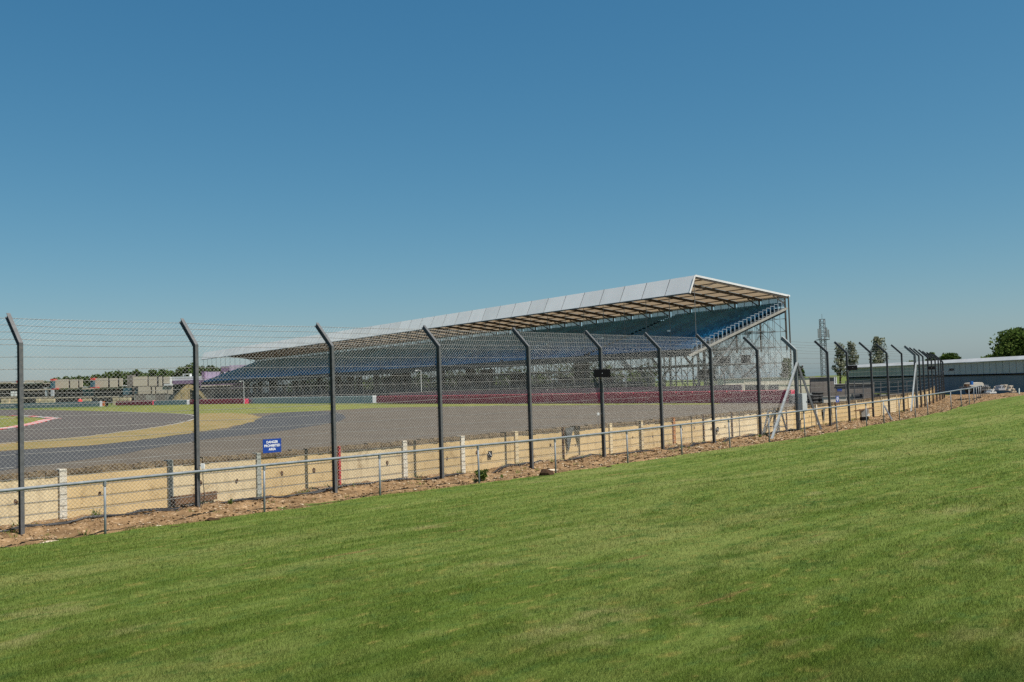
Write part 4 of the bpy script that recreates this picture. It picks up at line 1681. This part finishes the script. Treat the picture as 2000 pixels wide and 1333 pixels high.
tree("poplar_tree", 1637, 669, 185, 16, "grey green upright tree just right of the telecom mast", "trees behind the grey shed", leaf_b, 1, 1500, .19, "tall")
tree("poplar_tree", 1664, 664, 190, 15, "grey green upright tree, middle of the three by the mast", "trees behind the grey shed", leaf_b, 2, 1500, .19, "tall")
tree("poplar_tree", 1710, 654, 188, 20, "tallest grey green tree, rightmost of the three by the mast", "trees behind the grey shed", leaf_b, 3, 2000, .2, "tall")
tree("conifer_tree", 1536, 698, 165, 13, "small dark tree behind the thick braced post", "trees behind the grey shed", leaf_a, 4, 1800, .18, "tall")
tree("small_tree", 1562, 716, 170, 9, "little dark tree beside the braced post's right strut", "trees behind the grey shed", leaf_a, 5, 900, .18)
tree("broadleaf_tree", 1855, 689, 200, 24, "green tree top showing over the shed roof right of the last posts", "trees behind the grey shed", leaf_a, 6, 2600, .26)
tree("broadleaf_tree", 1815, 687, 205, 12, "thin green tree top showing among the far fence posts", "trees behind the grey shed", leaf_a, 7, 1200, .24)
tree("broadleaf_tree", 1780, 705, 205, 14, "low green tree top over the shed roof left of the far posts", "trees behind the grey shed", leaf_a, 17, 1200, .24)
tree("broadleaf_tree", 2012, 640, 150, 82, "large leafy tree over the shed at the right edge", "trees behind the grey shed", leaf_a, 8, 15000, .24)
tree("broadleaf_tree", 1938, 692, 165, 26, "low bushy tree left of the large tree over the shed", "trees behind the grey shed", leaf_a, 9, 3000, .24)
tl = [(14, 757, 20), (40, 755, 18), (66, 750, 19), (92, 744, 18), (112, 738, 16), (132, 736, 18), (152, 734, 17), (172, 735, 18), (194, 731, 19), (214, 726, 17), (232, 724, 15), (250, 727, 16), (266, 722, 14), (284, 729, 16), (300, 722, 15), (318, 721, 16), (338, 725, 16), (356, 716, 17), (394, 715, 18), (412, 714, 17), (430, 720, 16), (450, 724, 18), (470, 728, 18)]
ORD = ['first', 'second', 'third', 'fourth', 'fifth', 'sixth', 'seventh', 'eighth', 'ninth', 'tenth', 'eleventh', 'twelfth', 'thirteenth', 'fourteenth', 'fifteenth', 'sixteenth', 'seventeenth', 'eighteenth', 'nineteenth', 'twentieth', 'twenty-first', 'twenty-second', 'twenty-third']
for k, (px, yt, hw) in enumerate(tl):
    tree("woodland_tree", px, yt, 560 + (k * 37) % 60, hw * 1.15, "dark green tree in the distant tree line behind the far stands, " + ORD[k] + " from the left", "tree line on the horizon", leaf_a, 100 + k, 1100, .75)
tree("woodland_tree", 374, 710, 540, 20, "tallest rounded tree of the distant line, beside the second near fence post", "tree line on the horizon", leaf_a, 200, 1800, .7)

# ------------------------------------------------------------------ buildings on the right
def pxbox(name, x0, x1, y0, y1, Y, dep, m, parent):
    """upright box whose front face fills this part of the photo at depth Y"""
    a, b = at((x0 + x1) / 2, y0, Y), at((x0 + x1) / 2, y1, Y)
    W_ = (x1 - x0) * Y / FPX
    c = (a + b) / 2
    return MB().box(c + Vector((0, dep / 2, 0)), (W_, dep, a.z - b.z), None).build(name, m, parent)


# grey shed running away from the camera
SH0, SH1 = Vector((48.9, 146, 0)), Vector((53.4, 62, 0))
sdir = (SH1 - SH0).normalized()
snor = Vector((sdir.y, -sdir.x, 0))
if snor.x > 0:
    snor = -snor
SHL = (SH1 - SH0).length
shed = thing("grey_shed", SH0.lerp(SH1, .5), "long low grey clad shed with white roof edge at right", "shed")
sax = (sdir, snor, Z)
EAVE = 3.42
MB().box(SH0.lerp(SH1, .5) - snor * 9 + Z * 1.1, (SHL - .4, 17.9, 4.4), sax).build("shed_core", clad_d, shed)
npan = 66
for k in range(npan):
    c = SH0 + sdir * (SHL * (k + .5) / npan)
    MB().box(c + Z * 2.75, (SHL / npan - .09, .10, 1.3), sax).build("cladding_panel", clad_m, shed)
    if k % 2 == 0:
        c2 = SH0 + sdir * (SHL * (k + 1) / npan)
        MB().box(c2 + Z * .55, (2 * SHL / npan - .03, .08, 2.6), sax).build("lower_panel", clad_d, shed)
for k in range(npan * 2):
    pass
MB().box(SH0.lerp(SH1, .5) + snor * .09 + Z * 2.02, (SHL, .1, .14), sax).build("rail_band", black_m, shed)
q0, q1 = SH0 - sdir * .2, SH1 + sdir * .2
MB().prism([q0 + snor * .3 + Z * EAVE, q0 + snor * .3 + Z * (EAVE + .05), q0 - snor * .05 + Z * (EAVE + .42), q0 - snor * .3 + Z * (EAVE + .42), q0 - snor * .3 + Z * EAVE], q1 - q0).build("roof_edge", white_roof, shed)
mb = MB()
p = [SH0 + snor * -.1 + Z * (EAVE + .2), SH1 + snor * -.1 + Z * (EAVE + .2), SH1 - snor * 18 + Z * (EAVE + .6), SH0 - snor * 18 + Z * (EAVE + .6)]
mb.prism(p, (0, 0, -.12)).build("roof", clad_m, shed)

# cream cabin and long cream wall behind the red barrier
t = thing("site_cabin", at(1433, 775, 120), "cream panelled cabin standing behind the red barrier below the stand's near end", "cabin")
pxbox("cabin_body", 1412, 1455, 741, 785, 120, 3, cream_blk, t)
for x0, x1 in ((1412.6, 1421), (1421.6, 1439), (1439.6, 1454.4)):
    for y0, y1 in ((742, 754), (754.6, 775)):
        pxbox("cabin_panel", x0, x1, y0, y1, 119.94, .06, cream_blk, t)
pxbox("roof", 1411.5, 1456, 739.5, 741, 119.8, 3.4, conc_m, t)
t = thing("boundary_wall", at(1530, 780, 128), "long cream block wall right of the cream cabin", "wall")
x0 = 1454
while x0 < 1592:
    pxbox("wall_panel", x0, x0 + 9.6, 738.5 + (1592 - x0) * .0, 752, 128, .3, cream_blk, t)
    pxbox("wall_panel", x0, x0 + 9.6, 752.3, 784, 128.05, .3, cream_blk, t)
    x0 += 10
pxbox("coping", 1454, 1592, 737, 738.5, 127.9, .5, conc_m, t)
t = thing("screen_fence", at(1490, 780, 122), "dark screened fence panels in front of the long cream wall", "fence")
for x0, x1, m_ in ((1456, 1468, dark_mesh), (1468.4, 1480, dark_mesh), (1480.4, 1494, dark_mesh), (1494.4, 1504, conc_m), (1504.4, 1521, dark_mesh)):
    pxbox("screen_panel", x0, x1, 752, 782, 122, .08, m_, t)
    pxbox("post", x0 - .5, x0 + .3, 750.5, 782, 121.9, .12, galv_dark, t)


t = thing("block_wall", at(1620, 790, 90), "brown grey block wall with a stepped top right of the braced post", "wall")
xx = 1583
for k in range(6):
    for j in range(3):
        y0 = 738 + j * 16
        pxbox("block_panel", xx + k * 8.3, xx + k * 8.3 + 8.1, y0, y0 + 15.8, 92, .3, brown_block, t)
for k in range(9):
    for j in range(2):
        y0 = 750.5 + j * 17.5
        pxbox("block_panel", 1633.2 + k * 8.3, 1633.2 + k * 8.3 + 8.1, y0, y0 + 17.3, 92.02, .3, brown_block, t)
pxbox("coping", 1582, 1633, 736.6, 738, 91.9, .5, conc_m, t)
pxbox("coping", 1633, 1708, 749, 750.4, 91.9, .5, conc_m, t)
t = thing("gate_pillar", at(1632, 750, 91), "white post pair on the step of the block wall", "pillar")
pxbox("pillar", 1629.4, 1630.8, 736.3, 749.5, 91.2, .12, white_m, t)
pxbox("pillar", 1633.0, 1634.4, 736.3, 749.5, 91.2, .12, white_m, t)
pxbox("pillar_base", 1629, 1635, 749.6, 750.8, 91.1, .16, white_m, t)
t = thing("wall_plate", at(1640, 765, 91.5), "plain dark blue plate fixed on the brown grey block wall", "plate")
pxbox("plate", 1635.5, 1644.5, 760, 764.8, 91.7, .06, sign_m, t)
pxbox("backing", 1635.2, 1644.8, 759.7, 765.1, 91.77, .05, galv_dark, t)
t = thing("low_wall", at(1632, 792, 68), "low cream wall behind the far blue warning sign", "wall")
for x0 in (1609, 1624, 1639):
    pxbox("wall_panel", x0, x0 + 14.8, 775.5, 800, 68, .3, cream_blk, t)
pxbox("coping", 1608.6, 1654.4, 774.4, 775.5, 67.95, .4, conc_m, t)


def tyre_stack(px, Y, n_, label):
    b = gp(px, 790, 0)
    b = Vector(((px - 1000) / FPX * Y, Y, 0))
    t = thing("tyre_stack", b, label, "tyres", "stacks of old tyres behind the right strut")
    for k in range(n_):
        mb = MB()
        R0, r0, n1, n2 = .34, .11, 14, 6
        vs = []
        for i in range(n1):
            for j in range(n2):
                th, ph = 2 * math.pi * i / n1, 2 * math.pi * j / n2
                vs.append(b + Vector(((R0 + r0 * math.cos(ph)) * math.cos(th), (R0 + r0 * math.cos(ph)) * math.sin(th), .11 + k * .215 + r0 * math.sin(ph))))
        fs = [(i * n2 + j, ((i + 1) % n1) * n2 + j, ((i + 1) % n1) * n2 + (j + 1) % n2, i * n2 + (j + 1) % n2) for i in range(n1) for j in range(n2)]
        mb.add(vs, fs)
        mb.build("tyre", tyre_m, t)


tyre_stack(1583, 74, 5, "stack of black tyres nearest the grey cabinet, left of three")
tyre_stack(1592, 74.5, 6, "tallest stack of black tyres, middle of three behind the strut")
tyre_stack(1601, 74, 4, "low stack of black tyres, right of three behind the strut")
t = thing("service_fence", at(1700, 790, 80), "grey tube and mesh fence in front of the long shed", "fence")
for x0 in range(1652, 1790, 17):
    MB().beam(at(x0, 795, 84), at(x0, 745, 84), .07).build("post", galv, t)
for yy in (746, 757, 768, 779):
    MB().beam(at(1652, yy + 1.5, 84), at(1788, yy - 2.5, 84), .05).build("rail_tube", galv, t)
for x0 in range(1652, 1772, 17):
    if (x0 // 17) % 3:
        pxbox("fence_sheet", x0 + 1, x0 + 16, 770, 792, 84.1, .04, conc_m if (x0 // 17) % 2 else dark_mesh, t)

# telecom mast
def mast():
    Y = 175
    b = at(1605.5, 740, Y)
    tp = at(1605.5, 624, Y)
    base = Vector((tp.x, Y, 0))
    t = thing("telecom_mast", base, "grey lattice telecom mast with antennas right of the grandstand", "mast")
    H = tp.z
    wd = .95
    corners = [Vector((-wd / 2, -wd / 2, 0)), Vector((wd / 2, -wd / 2, 0)), Vector((wd / 2, wd / 2, 0)), Vector((-wd / 2, wd / 2, 0))]
    for c in corners:
        MB().beam(base + c, base + c * .8 + Z * H, .09).build("leg", galv_dark, t)
    n_ = 16
    for k in range(n_):
        z0, z1 = H * k / n_, H * (k + 1) / n_
        mb = MB()
        for i in range(4):
            a, b_ = corners[i], corners[(i + 1) % 4]
            mb.beam(base + a * (1 - .2 * z0 / H) + Z * z0, base + b_ * (1 - .2 * z1 / H) + Z * z1, .05)
            mb.beam(base + a * (1 - .2 * z1 / H) + Z * z1, base + b_ * (1 - .2 * z1 / H) + Z * z1, .05)
        mb.build("lattice_bay", galv_dark, t)
    zp = at(1605, 664, Y).z
    MB().box(base + Z * zp, (1.9, 1.6, .12)).build("platform", galv_dark, t)
    mb = MB()
    for x_ in (-.93, 0, .93):
        mb.beam(base + Vector((x_, -.78, zp)), base + Vector((x_, -.78, zp + .9)), .04)
    mb.beam(base + Vector((-.93, -.78, zp + .9)), base + Vector((.93, -.78, zp + .9)), .04)
    mb.build("guard_rail", galv_dark, t)
    for x_, z0, z1 in ((-1.0, zp + .3, zp + 1.9), (-.7, zp + .3, zp + 1.9), (.45, zp + .4, zp + 2.1), (.75, zp + .3, zp + 1.7)):
        MB().box(base + Vector((x_, -.85, (z0 + z1) / 2)), (.2, .16, z1 - z0)).build("antenna", galv_light, t)
    MB().beam(base + Z * H, base + Z * (H + .9), .05).build("rod", galv_dark, t)


mast()

# trailer and stored goods by the shed
def trailer():
    Y = 78
    k = Y / FPX
    b = at(1905, 768, Y)
    t = thing("flat_trailer", b, "flat trailer carrying a long pale covered load beside the shed", "trailer")
    MB().beam(at(1881, 757.5, Y), at(1926, 757, Y), 1.4, .12).build("deck", galv_dark, t)
    a = at(1891, 757, Y)
    L = 30 * k
    MB().prism([a + Vector((0, 0, .05)), a + Vector((L, 0, .05)), a + Vector((L * 1.03, 0, .22)), a + Vector((L * .94, 0, .36)), a + Vector((L * .12, 0, .34)), a + Vector((L * .02, 0, .16))], (0, .9, 0)).build("covered_load", cream_blk, t)
    MB().box(at(1897.5, 748.5, Y - .4), (3.6 * k, .3, 7 * k)).build("blue_drum", blue_m, t)
    MB().box(at(1888, 753, Y - .2), (6 * k, .5, 5 * k)).build("dark_crate", board_m, t)
    for px in (1894, 1915):
        c = at(px, 762, Y - .5)
        wh = MB().tube([c, c + Vector((0, .2, 0))], .3, 14).build("wheel", tyre_m, t)
        MB().tube([c - Vector((0, .01, 0)), c], .15, 10).build("rim", galv_light, wh)
    MB().beam(at(1881, 757.5, Y), at(1874, 764, Y), .08).build("drawbar", galv_dark, t)


trailer()


def goods(px, py, Y, w_, h, label, m, seed):
    rr = random.Random(seed)
    b = at(px, py, Y)
    t = thing("stacked_barrier", b, label, "barrier", "white barriers stored by the shed")
    k = Y / FPX
    W_, H_ = w_ * k, h * k
    b = b - Z * .02
    pr = [(-W_ / 2, 0), (W_ / 2, 0), (W_ / 2, H_ * .35), (W_ * .3, H_ * .5), (W_ * .28, H_), (-W_ * .28, H_), (-W_ * .3, H_ * .5), (-W_ / 2, H_ * .35)]
    MB().prism([b + Vector((u, 0, v)) for u, v in pr], (rr.uniform(-.2, .2), .5, 0)).build("barrier_body", m, t)
    for q in (-.2, .2):
        MB().box(b + Vector((W_ * q, -.01, H_ * .7)), (W_ * .12, .03, H_ * .2)).build("slot", black_m, t)


goods(1932, 763, 76, 11, 8, "pale storage barrier beside the end of the railing", conc_m, 1)
goods(1945, 761, 77, 10, 6, "low cream barrier in the middle of the stored goods", cream_blk, 2)
goods(1957, 762, 75, 12, 9.5, "tall white plastic barrier among the stored goods", barrier_w, 3)
goods(1966, 762, 77, 10, 11, "upright white barrier behind the other stored goods", cream_blk, 4)
goods(1976, 763, 74, 12, 10, "cream barrier at the right of the stored goods", cream_blk, 5)
goods(1981, 766.5, 72, 9, 7, "pale pink slab lowest at the right of the stored goods", stone_m, 6)
goods(1940, 768, 74, 13, 7, "white barrier lying lowest on the left of the stored goods", white_m, 7)
t = thing("wooden_stake", at(1990.5, 768, 66), "short white stake at the lawn edge right of the stored goods", "stake")
MB().beam(at(1990.5, 770, 66), at(1990.5, 759.5, 66), .06).build("stake_body", white_m, t)
MB().beam(at(1990.5, 759.6, 66), at(1990.5, 758.6, 66), .04).build("stake_tip", white_m, t)

# ------------------------------------------------------------------ far stands on the left
def far_stand(x0, x1, Y, decks, label):
    """open terrace: pale deck bands with posts and a dark box for undercroft shade between them"""
    t = thing("spectator_terrace", at((x0 + x1) / 2, 790, Y), label, "stand", "terraces beyond the track")
    pxbox("undercroft", x0 + 1, x1 - 1, decks[0] + 1, 788, Y + 4, 6, shade_m, t)  # solid dark box in place of the shaded space below the decks
    for j, yd in enumerate(decks):
        pxbox("deck", x0, x1, yd, yd + 2.2, Y, 6 - j, beige_pan, t)
        mb = MB()
        n_ = int((x1 - x0) / 4)
        k = Y / FPX
        for i in range(n_ + 1):
            px = x0 + (x1 - x0) * i / n_
            mb.beam(at(px, yd + 2, Y + .1), at(px, yd + 10, Y + .1), .18)
        mb.build("post_row", shade_m, t)
        rl = MB()
        rl.beam(at(x0, yd - 2.4, Y), at(x1, yd - 2.4, Y), .1)
        rl.build("hand_rail", galv, t)
    return t


s1 = far_stand(-60, 37, 395, [749, 760.5, 776], "two deck open terrace at the extreme left edge beyond the track")
s2 = far_stand(38, 103, 390, [748.5, 760.5, 776], "two deck open terrace right of the nearest fence post")
s3 = far_stand(104, 182, 380, [759.5, 775.5], "terrace below the leftmost pair of big beige panels")
s4 = far_stand(183, 262, 372, [758, 774], "terrace below the second group of beige panels")
for st, rects in ((s1, [(0, 22, 747, 749)]), (s2, [(48, 66, 743, 748), (69, 84, 743, 748)]), (s3, [(105, 133, 741.5, 759), (137, 151.5, 741.5, 759), (155, 161, 741.5, 757)]), (s4, [(183, 210, 739, 757.5), (214.5, 229, 739, 757), (233, 239, 739, 755)])):
    Y = {s1: 395, s2: 390, s3: 380, s4: 372}[st]
    for (a, b, c, d_) in rects:
        pxbox("beige_panel", a, b, c, d_, Y - .5, .4, beige_pan, st)
    for (a, b, c, d_) in rects[:-1]:
        pxbox("panel_gap", b, b + 4, c + 1, d_, Y + .6, .3, shade_m, st)
pxbox("stair_tower", 98.5, 104.5, 744, 760, 378, 3, teal_m, s3)
pxbox("red_cap", 98, 104.5, 740.5, 744, 377.8, 3.2, paint_r, s3)
pxbox("stair_tower", 176.5, 182.5, 743, 757, 370, 3, teal_m, s4)
pxbox("red_cap", 176.5, 182.5, 738.5, 743, 369.8, 3.2, paint_r, s4)
pxbox("white_canopy", 85, 98, 757.5, 759, 379, 3, white_roof, s3)
pxbox("white_canopy", 162, 176, 755.5, 757, 371, 3, white_roof, s4)
pxbox("white_canopy", 239, 246, 753, 754.6, 370, 3, white_roof, s4)
pxbox("red_awning", 100, 112, 759.2, 761, 378, 2, paint_r, s3)
pxbox("red_awning", 176, 191, 756.8, 758.6, 370, 2, paint_r, s4)
pxbox("teal_screen", 162, 183, 761, 774, 373, 1, teal_m, s4)
pxbox("teal_screen", 240, 258, 758, 771, 366, 1, teal_m, s4)
pxbox("white_door", 21, 26, 765, 774, 388, .5, white_m, s1)
pxbox("white_door", 28, 32, 765, 774, 388, .5, white_m, s1)
pxbox("pale_tower", 88, 92, 763, 774, 379, 1, barrier_w, s3)
pxbox("pale_tower", 99, 104, 762, 774, 377, 1, barrier_w, s3)
pxbox("brown_tower", 248, 259, 733, 756, 366, 3, brown_block, s4)
pxbox("red_box", 32, 37.5, 743.5, 747.5, 389, 1, paint_r, s1)
s5 = thing("panelled_hall", at(297, 788, 360), "stack of large beige wall panels on two levels left of the purple stand", "building")
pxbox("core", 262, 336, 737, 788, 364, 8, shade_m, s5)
for (a, b, c, d_) in ((260, 287, 736, 754.5), (290.5, 305, 736, 754), (310, 315.5, 736, 754), (319.5, 333, 736, 749), (270, 293.5, 755.5, 770), (297, 302, 755.5, 770), (305, 326, 755.5, 769), (328, 337, 757, 770)):
    pxbox("beige_panel", a, b, c, d_, 360, .5, beige_pan, s5)
pxbox("teal_window", 264, 268.5, 759, 769, 360.5, .4, teal_m, s5)
pxbox("white_band", 320, 337, 750, 753.5, 359.6, .6, white_roof, s5)
x0 = 262
while x0 < 338:
    pxbox("fence_panel", x0, x0 + 3.4, 772, 787, 352, .2, brown_block if int(x0) % 2 else conc_m, s5)
    x0 += 3.8
# purple stand
s6 = thing("purple_stand", at(410, 788, 345), "purple seated stand with silver boxes left of the grandstand", "stand")
pxbox("silver_roof", 336, 400, 735.5, 743, 345, 9, silver_m, s6)
pxbox("seat_band", 337, 400, 743.2, 750, 344, 8, purple_m, s6)
pxbox("white_frame", 357, 371, 730.5, 731.6, 345, 2, white_m, s6)
pxbox("white_frame", 357, 358.3, 731.6, 735.4, 345, 2, white_m, s6)
pxbox("white_frame", 369.7, 371, 731.6, 735.4, 345, 2, white_m, s6)
pxbox("white_column", 331.5, 333.5, 737, 752, 344, 1, white_m, s6)
pxbox("lilac_wall", 400, 432, 726.5, 741, 340, 6, lilac_m, s6)
pxbox("purple_pillar", 394, 399.5, 726, 741, 339, 3, purple_m, s6)
pxbox("purple_gable", 432, 450, 716, 726, 338, 5, purple_m, s6)
pxbox("lilac_box", 448, 482, 713.5, 724, 337, 5, lilac_m, s6)
pxbox("lilac_lower", 400, 470, 741.5, 748, 338, 5, lilac_m, s6)
pxbox("undercroft", 338, 480, 750.2, 788, 350, 4, shade_m, s6)  # dark box painted as the shade beneath the stand
pxbox("beige_deck", 392, 452, 752.8, 754.6, 334, 4, cream_blk, s6)
pxbox("purple_skirt", 390, 470, 748.4, 752.4, 335, 4, purple_m, s6)
pxbox("purple_skirt", 390, 470, 755, 761, 335, 4, purple_m, s6)
# dry grass mound below it
mb = MB()
cx, cy = at(370, 770, 318).x, 318
prev = None
n1, n2 = 14, 20
vs = []
for i in range(n1 + 1):
    for j in range(n2):
        th = 2 * math.pi * j / n2
        f = i / n1
        vs.append((cx + math.cos(th) * 5.2 * f, cy + math.sin(th) * 12 * f, 6.0 * (1 - f ** 1.6) - .3 + .25 * math.sin(7 * th + 5 * f)))
fs = [(i * n2 + j, (i + 1) * n2 + j, (i + 1) * n2 + (j + 1) % n2, i * n2 + (j + 1) % n2) for i in range(n1) for j in range(n2)]
o = mb.add(vs, fs).build("grass_mound", mat("dull_bank_grass", (.15, .118, .06), (.10, .085, .04), .5, .95, 0, .6, 8, spec=.05))
tag(o, "mound of dry yellow grass below the purple stand", kind="structure")

# tan blocks in front of the terraces
blk = [(2, 9), (10, 17), (21, 28), (28.5, 35), (70, 76.5), (79, 86), (86.5, 93), (93.5, 99), (99.5, 105), (160.5, 166), (166.5, 176), (220, 227), (227.5, 234), (234.5, 241), (241.5, 247), (247.5, 254)]
cnt = {}
for k, (a, b) in enumerate(blk):
    if a < 40:
        lab = "tan concrete block in the row at the left edge"
    elif a < 110:
        lab = "tan concrete block in the row right of the nearest post"
    elif a < 180:
        lab = "tan concrete block right of the far red tent"
    else:
        lab = "tan upright block behind the small crimson barrier"
    cnt[lab] = cnt.get(lab, -1) + 1
    t = thing("concrete_block", at((a + b) / 2, 792, 322), ORD[cnt[lab]] + " from the left, " + lab, "block", "tan blocks below the far terraces")
    y0 = 779 if a < 180 else 777
    pxbox("block_course", a, b, y0, y0 + 4.6, 322, 1.2, tan_m, t)
    pxbox("block_course", a + .1, b - .1, y0 + 4.75, 792, 322.05, 1.2, tan_m, t)
c = at(156.5, 789, 318)
t = thing("red_tent", c, "small rounded red tent beyond the blue grey wall", "tent")
mb = MB()
k = 318 / FPX
ringz = [(0, 4.6), (4, 4.9), (7, 3.9), (9, 2.0), (9.6, .2)]
vs = [c + Vector((r * k * math.cos(2 * math.pi * j / 12), r * k * math.sin(2 * math.pi * j / 12), z * k)) for z, r in ringz for j in range(12)]
fs = [(i * 12 + j, i * 12 + (j + 1) % 12, (i + 1) * 12 + (j + 1) % 12, (i + 1) * 12 + j) for i in range(4) for j in range(12)] + [tuple(range(48, 60))]
mb.add(vs, fs).build("tent_canopy", paint_r, t)
MB().beam(c + Vector((0, 0, 9.4 * k)), c + Vector((0, 0, 11 * k)), .12).build("tent_pole", white_m, t)

# ------------------------------------------------------------------ grass blades
rg = np.random.RandomState(11)
NB, NM = 1050000, 850000            # the slope in view, and a wide margin round it
pxx = np.concatenate([rg.uniform(-200, 2200, NB) + rg.randn(NB) * 220, rg.uniform(-1000, 3200, NM)])
pyy = np.concatenate([760 + (1430 - 760) * rg.rand(NB) ** .95 + np.abs(rg.randn(NB)) * 30, 760 + (1750 - 760) * rg.rand(NM)])
dx = cF.x + (pxx - 1000) / FPX * cR.x - (pyy - 666.5) / FPX * cU.x
dy = cF.y + (pxx - 1000) / FPX * cR.y - (pyy - 666.5) / FPX * cU.y
dzz = cF.z + (pxx - 1000) / FPX * cR.z - (pyy - 666.5) / FPX * cU.z
ok = dzz < -.012
pxx, dx, dy, dzz = pxx[ok], dx[ok], dy[ok], dzz[ok]
# meet the sloping turf: a few fixed-point steps on a coarse height table
tab_x, tab_y = np.linspace(-16, 62, 160), np.linspace(1, 76, 160)
TX, TY = np.meshgrid(tab_x, tab_y, indexing='ij')
TZ = lawn_z(TX, TY)


def tz(x, y):
    fi = np.clip((x - tab_x[0]) / (tab_x[1] - tab_x[0]), 0, 158.999)
    fj = np.clip((y - tab_y[0]) / (tab_y[1] - tab_y[0]), 0, 158.999)
    i, j = fi.astype(int), fj.astype(int)
    a, b = fi - i, fj - j
    return TZ[i, j] * (1 - a) * (1 - b) + TZ[i + 1, j] * a * (1 - b) + TZ[i, j + 1] * (1 - a) * b + TZ[i + 1, j + 1] * a * b


zz = np.full(len(dx), .5)
for it in range(14):
    t = (zz - CAM_H) / dzz
    zz = .5 * zz + .5 * tz(dx * t, dy * t)
t = (zz - CAM_H) / dzz
bx, by = dx * t, dy * t
dist = np.hypot(bx, by)
# inside the lawn only
keep = np.zeros(len(bx), bool)
ed = np.zeros(len(bx))
for a in range(0, len(bx), 20000):
    b = slice(a, a + 20000)
    d2 = (bx[b, None] - EX[None, ::5]) ** 2 + (by[b, None] - EY[None, ::5]) ** 2
    k = d2.argmin(1)
    u = (bx[b] - EX[::5][k]) * _en[::5][k, 0] + (by[b] - EY[::5][k]) * _en[::5][k, 1]
    u = u - (fbm(bx[b] * 1.1, by[b] * 1.1, 3) - .5) * .5 * np.exp(-np.maximum(u, 0) / .6)
    ed[b] = u
    tuft = fbm(bx[b] * 2.3 + 40, by[b] * 2.3, 3)
    keep[b] = (u > -.06 - .5 * np.clip(tuft - .5, 0, 1) * 2) & (dist[b] < 95) & (np.abs(zz[b] - tz(bx[b], by[b])) < .3)
bx, by, dist = bx[keep], by[keep], dist[keep]
bz = np.empty(len(bx))
for a in range(0, len(bx), 40000):
    b = slice(a, a + 40000)
    bz[b] = lawn_z(bx[b], by[b])
N = len(bx)
len_n = fbm(bx * .8, by * .8, 3)
hgt = (.011 + .022 * rg.rand(N)) * (.65 + .8 * len_n) * np.clip(dist / 12, 1, 1.3)
wid = np.maximum(.0022, dist * .00034) * (.7 + .6 * rg.rand(N))
th = rg.rand(N) * 6.283
lean = (.25 + .75 * rg.rand(N)) * hgt
ldir = rg.rand(N) * 6.283
ex, ey = np.cos(th) * wid / 2, np.sin(th) * wid / 2
V = np.empty((N, 3, 3), np.float32)
V[:, 0] = np.stack([bx - ex, by - ey, bz - .008], 1)
V[:, 1] = np.stack([bx + ex, by + ey, bz - .008], 1)
V[:, 2] = np.stack([bx + np.cos(ldir) * lean, by + np.sin(ldir) * lean, bz + hgt], 1)
tint = np.repeat(np.clip(rg.rand(N) * .8 + .2 * len_n, 0, 1), 3)
o = bpy.data.objects.new("lawn_grass", npmesh("lawn_grass", V.reshape(-1, 3), np.arange(N * 3).reshape(-1, 3), blade_m, tint))
link(o)
tag(o, "short mown grass blades covering the foreground slope", "grass", kind="stuff")
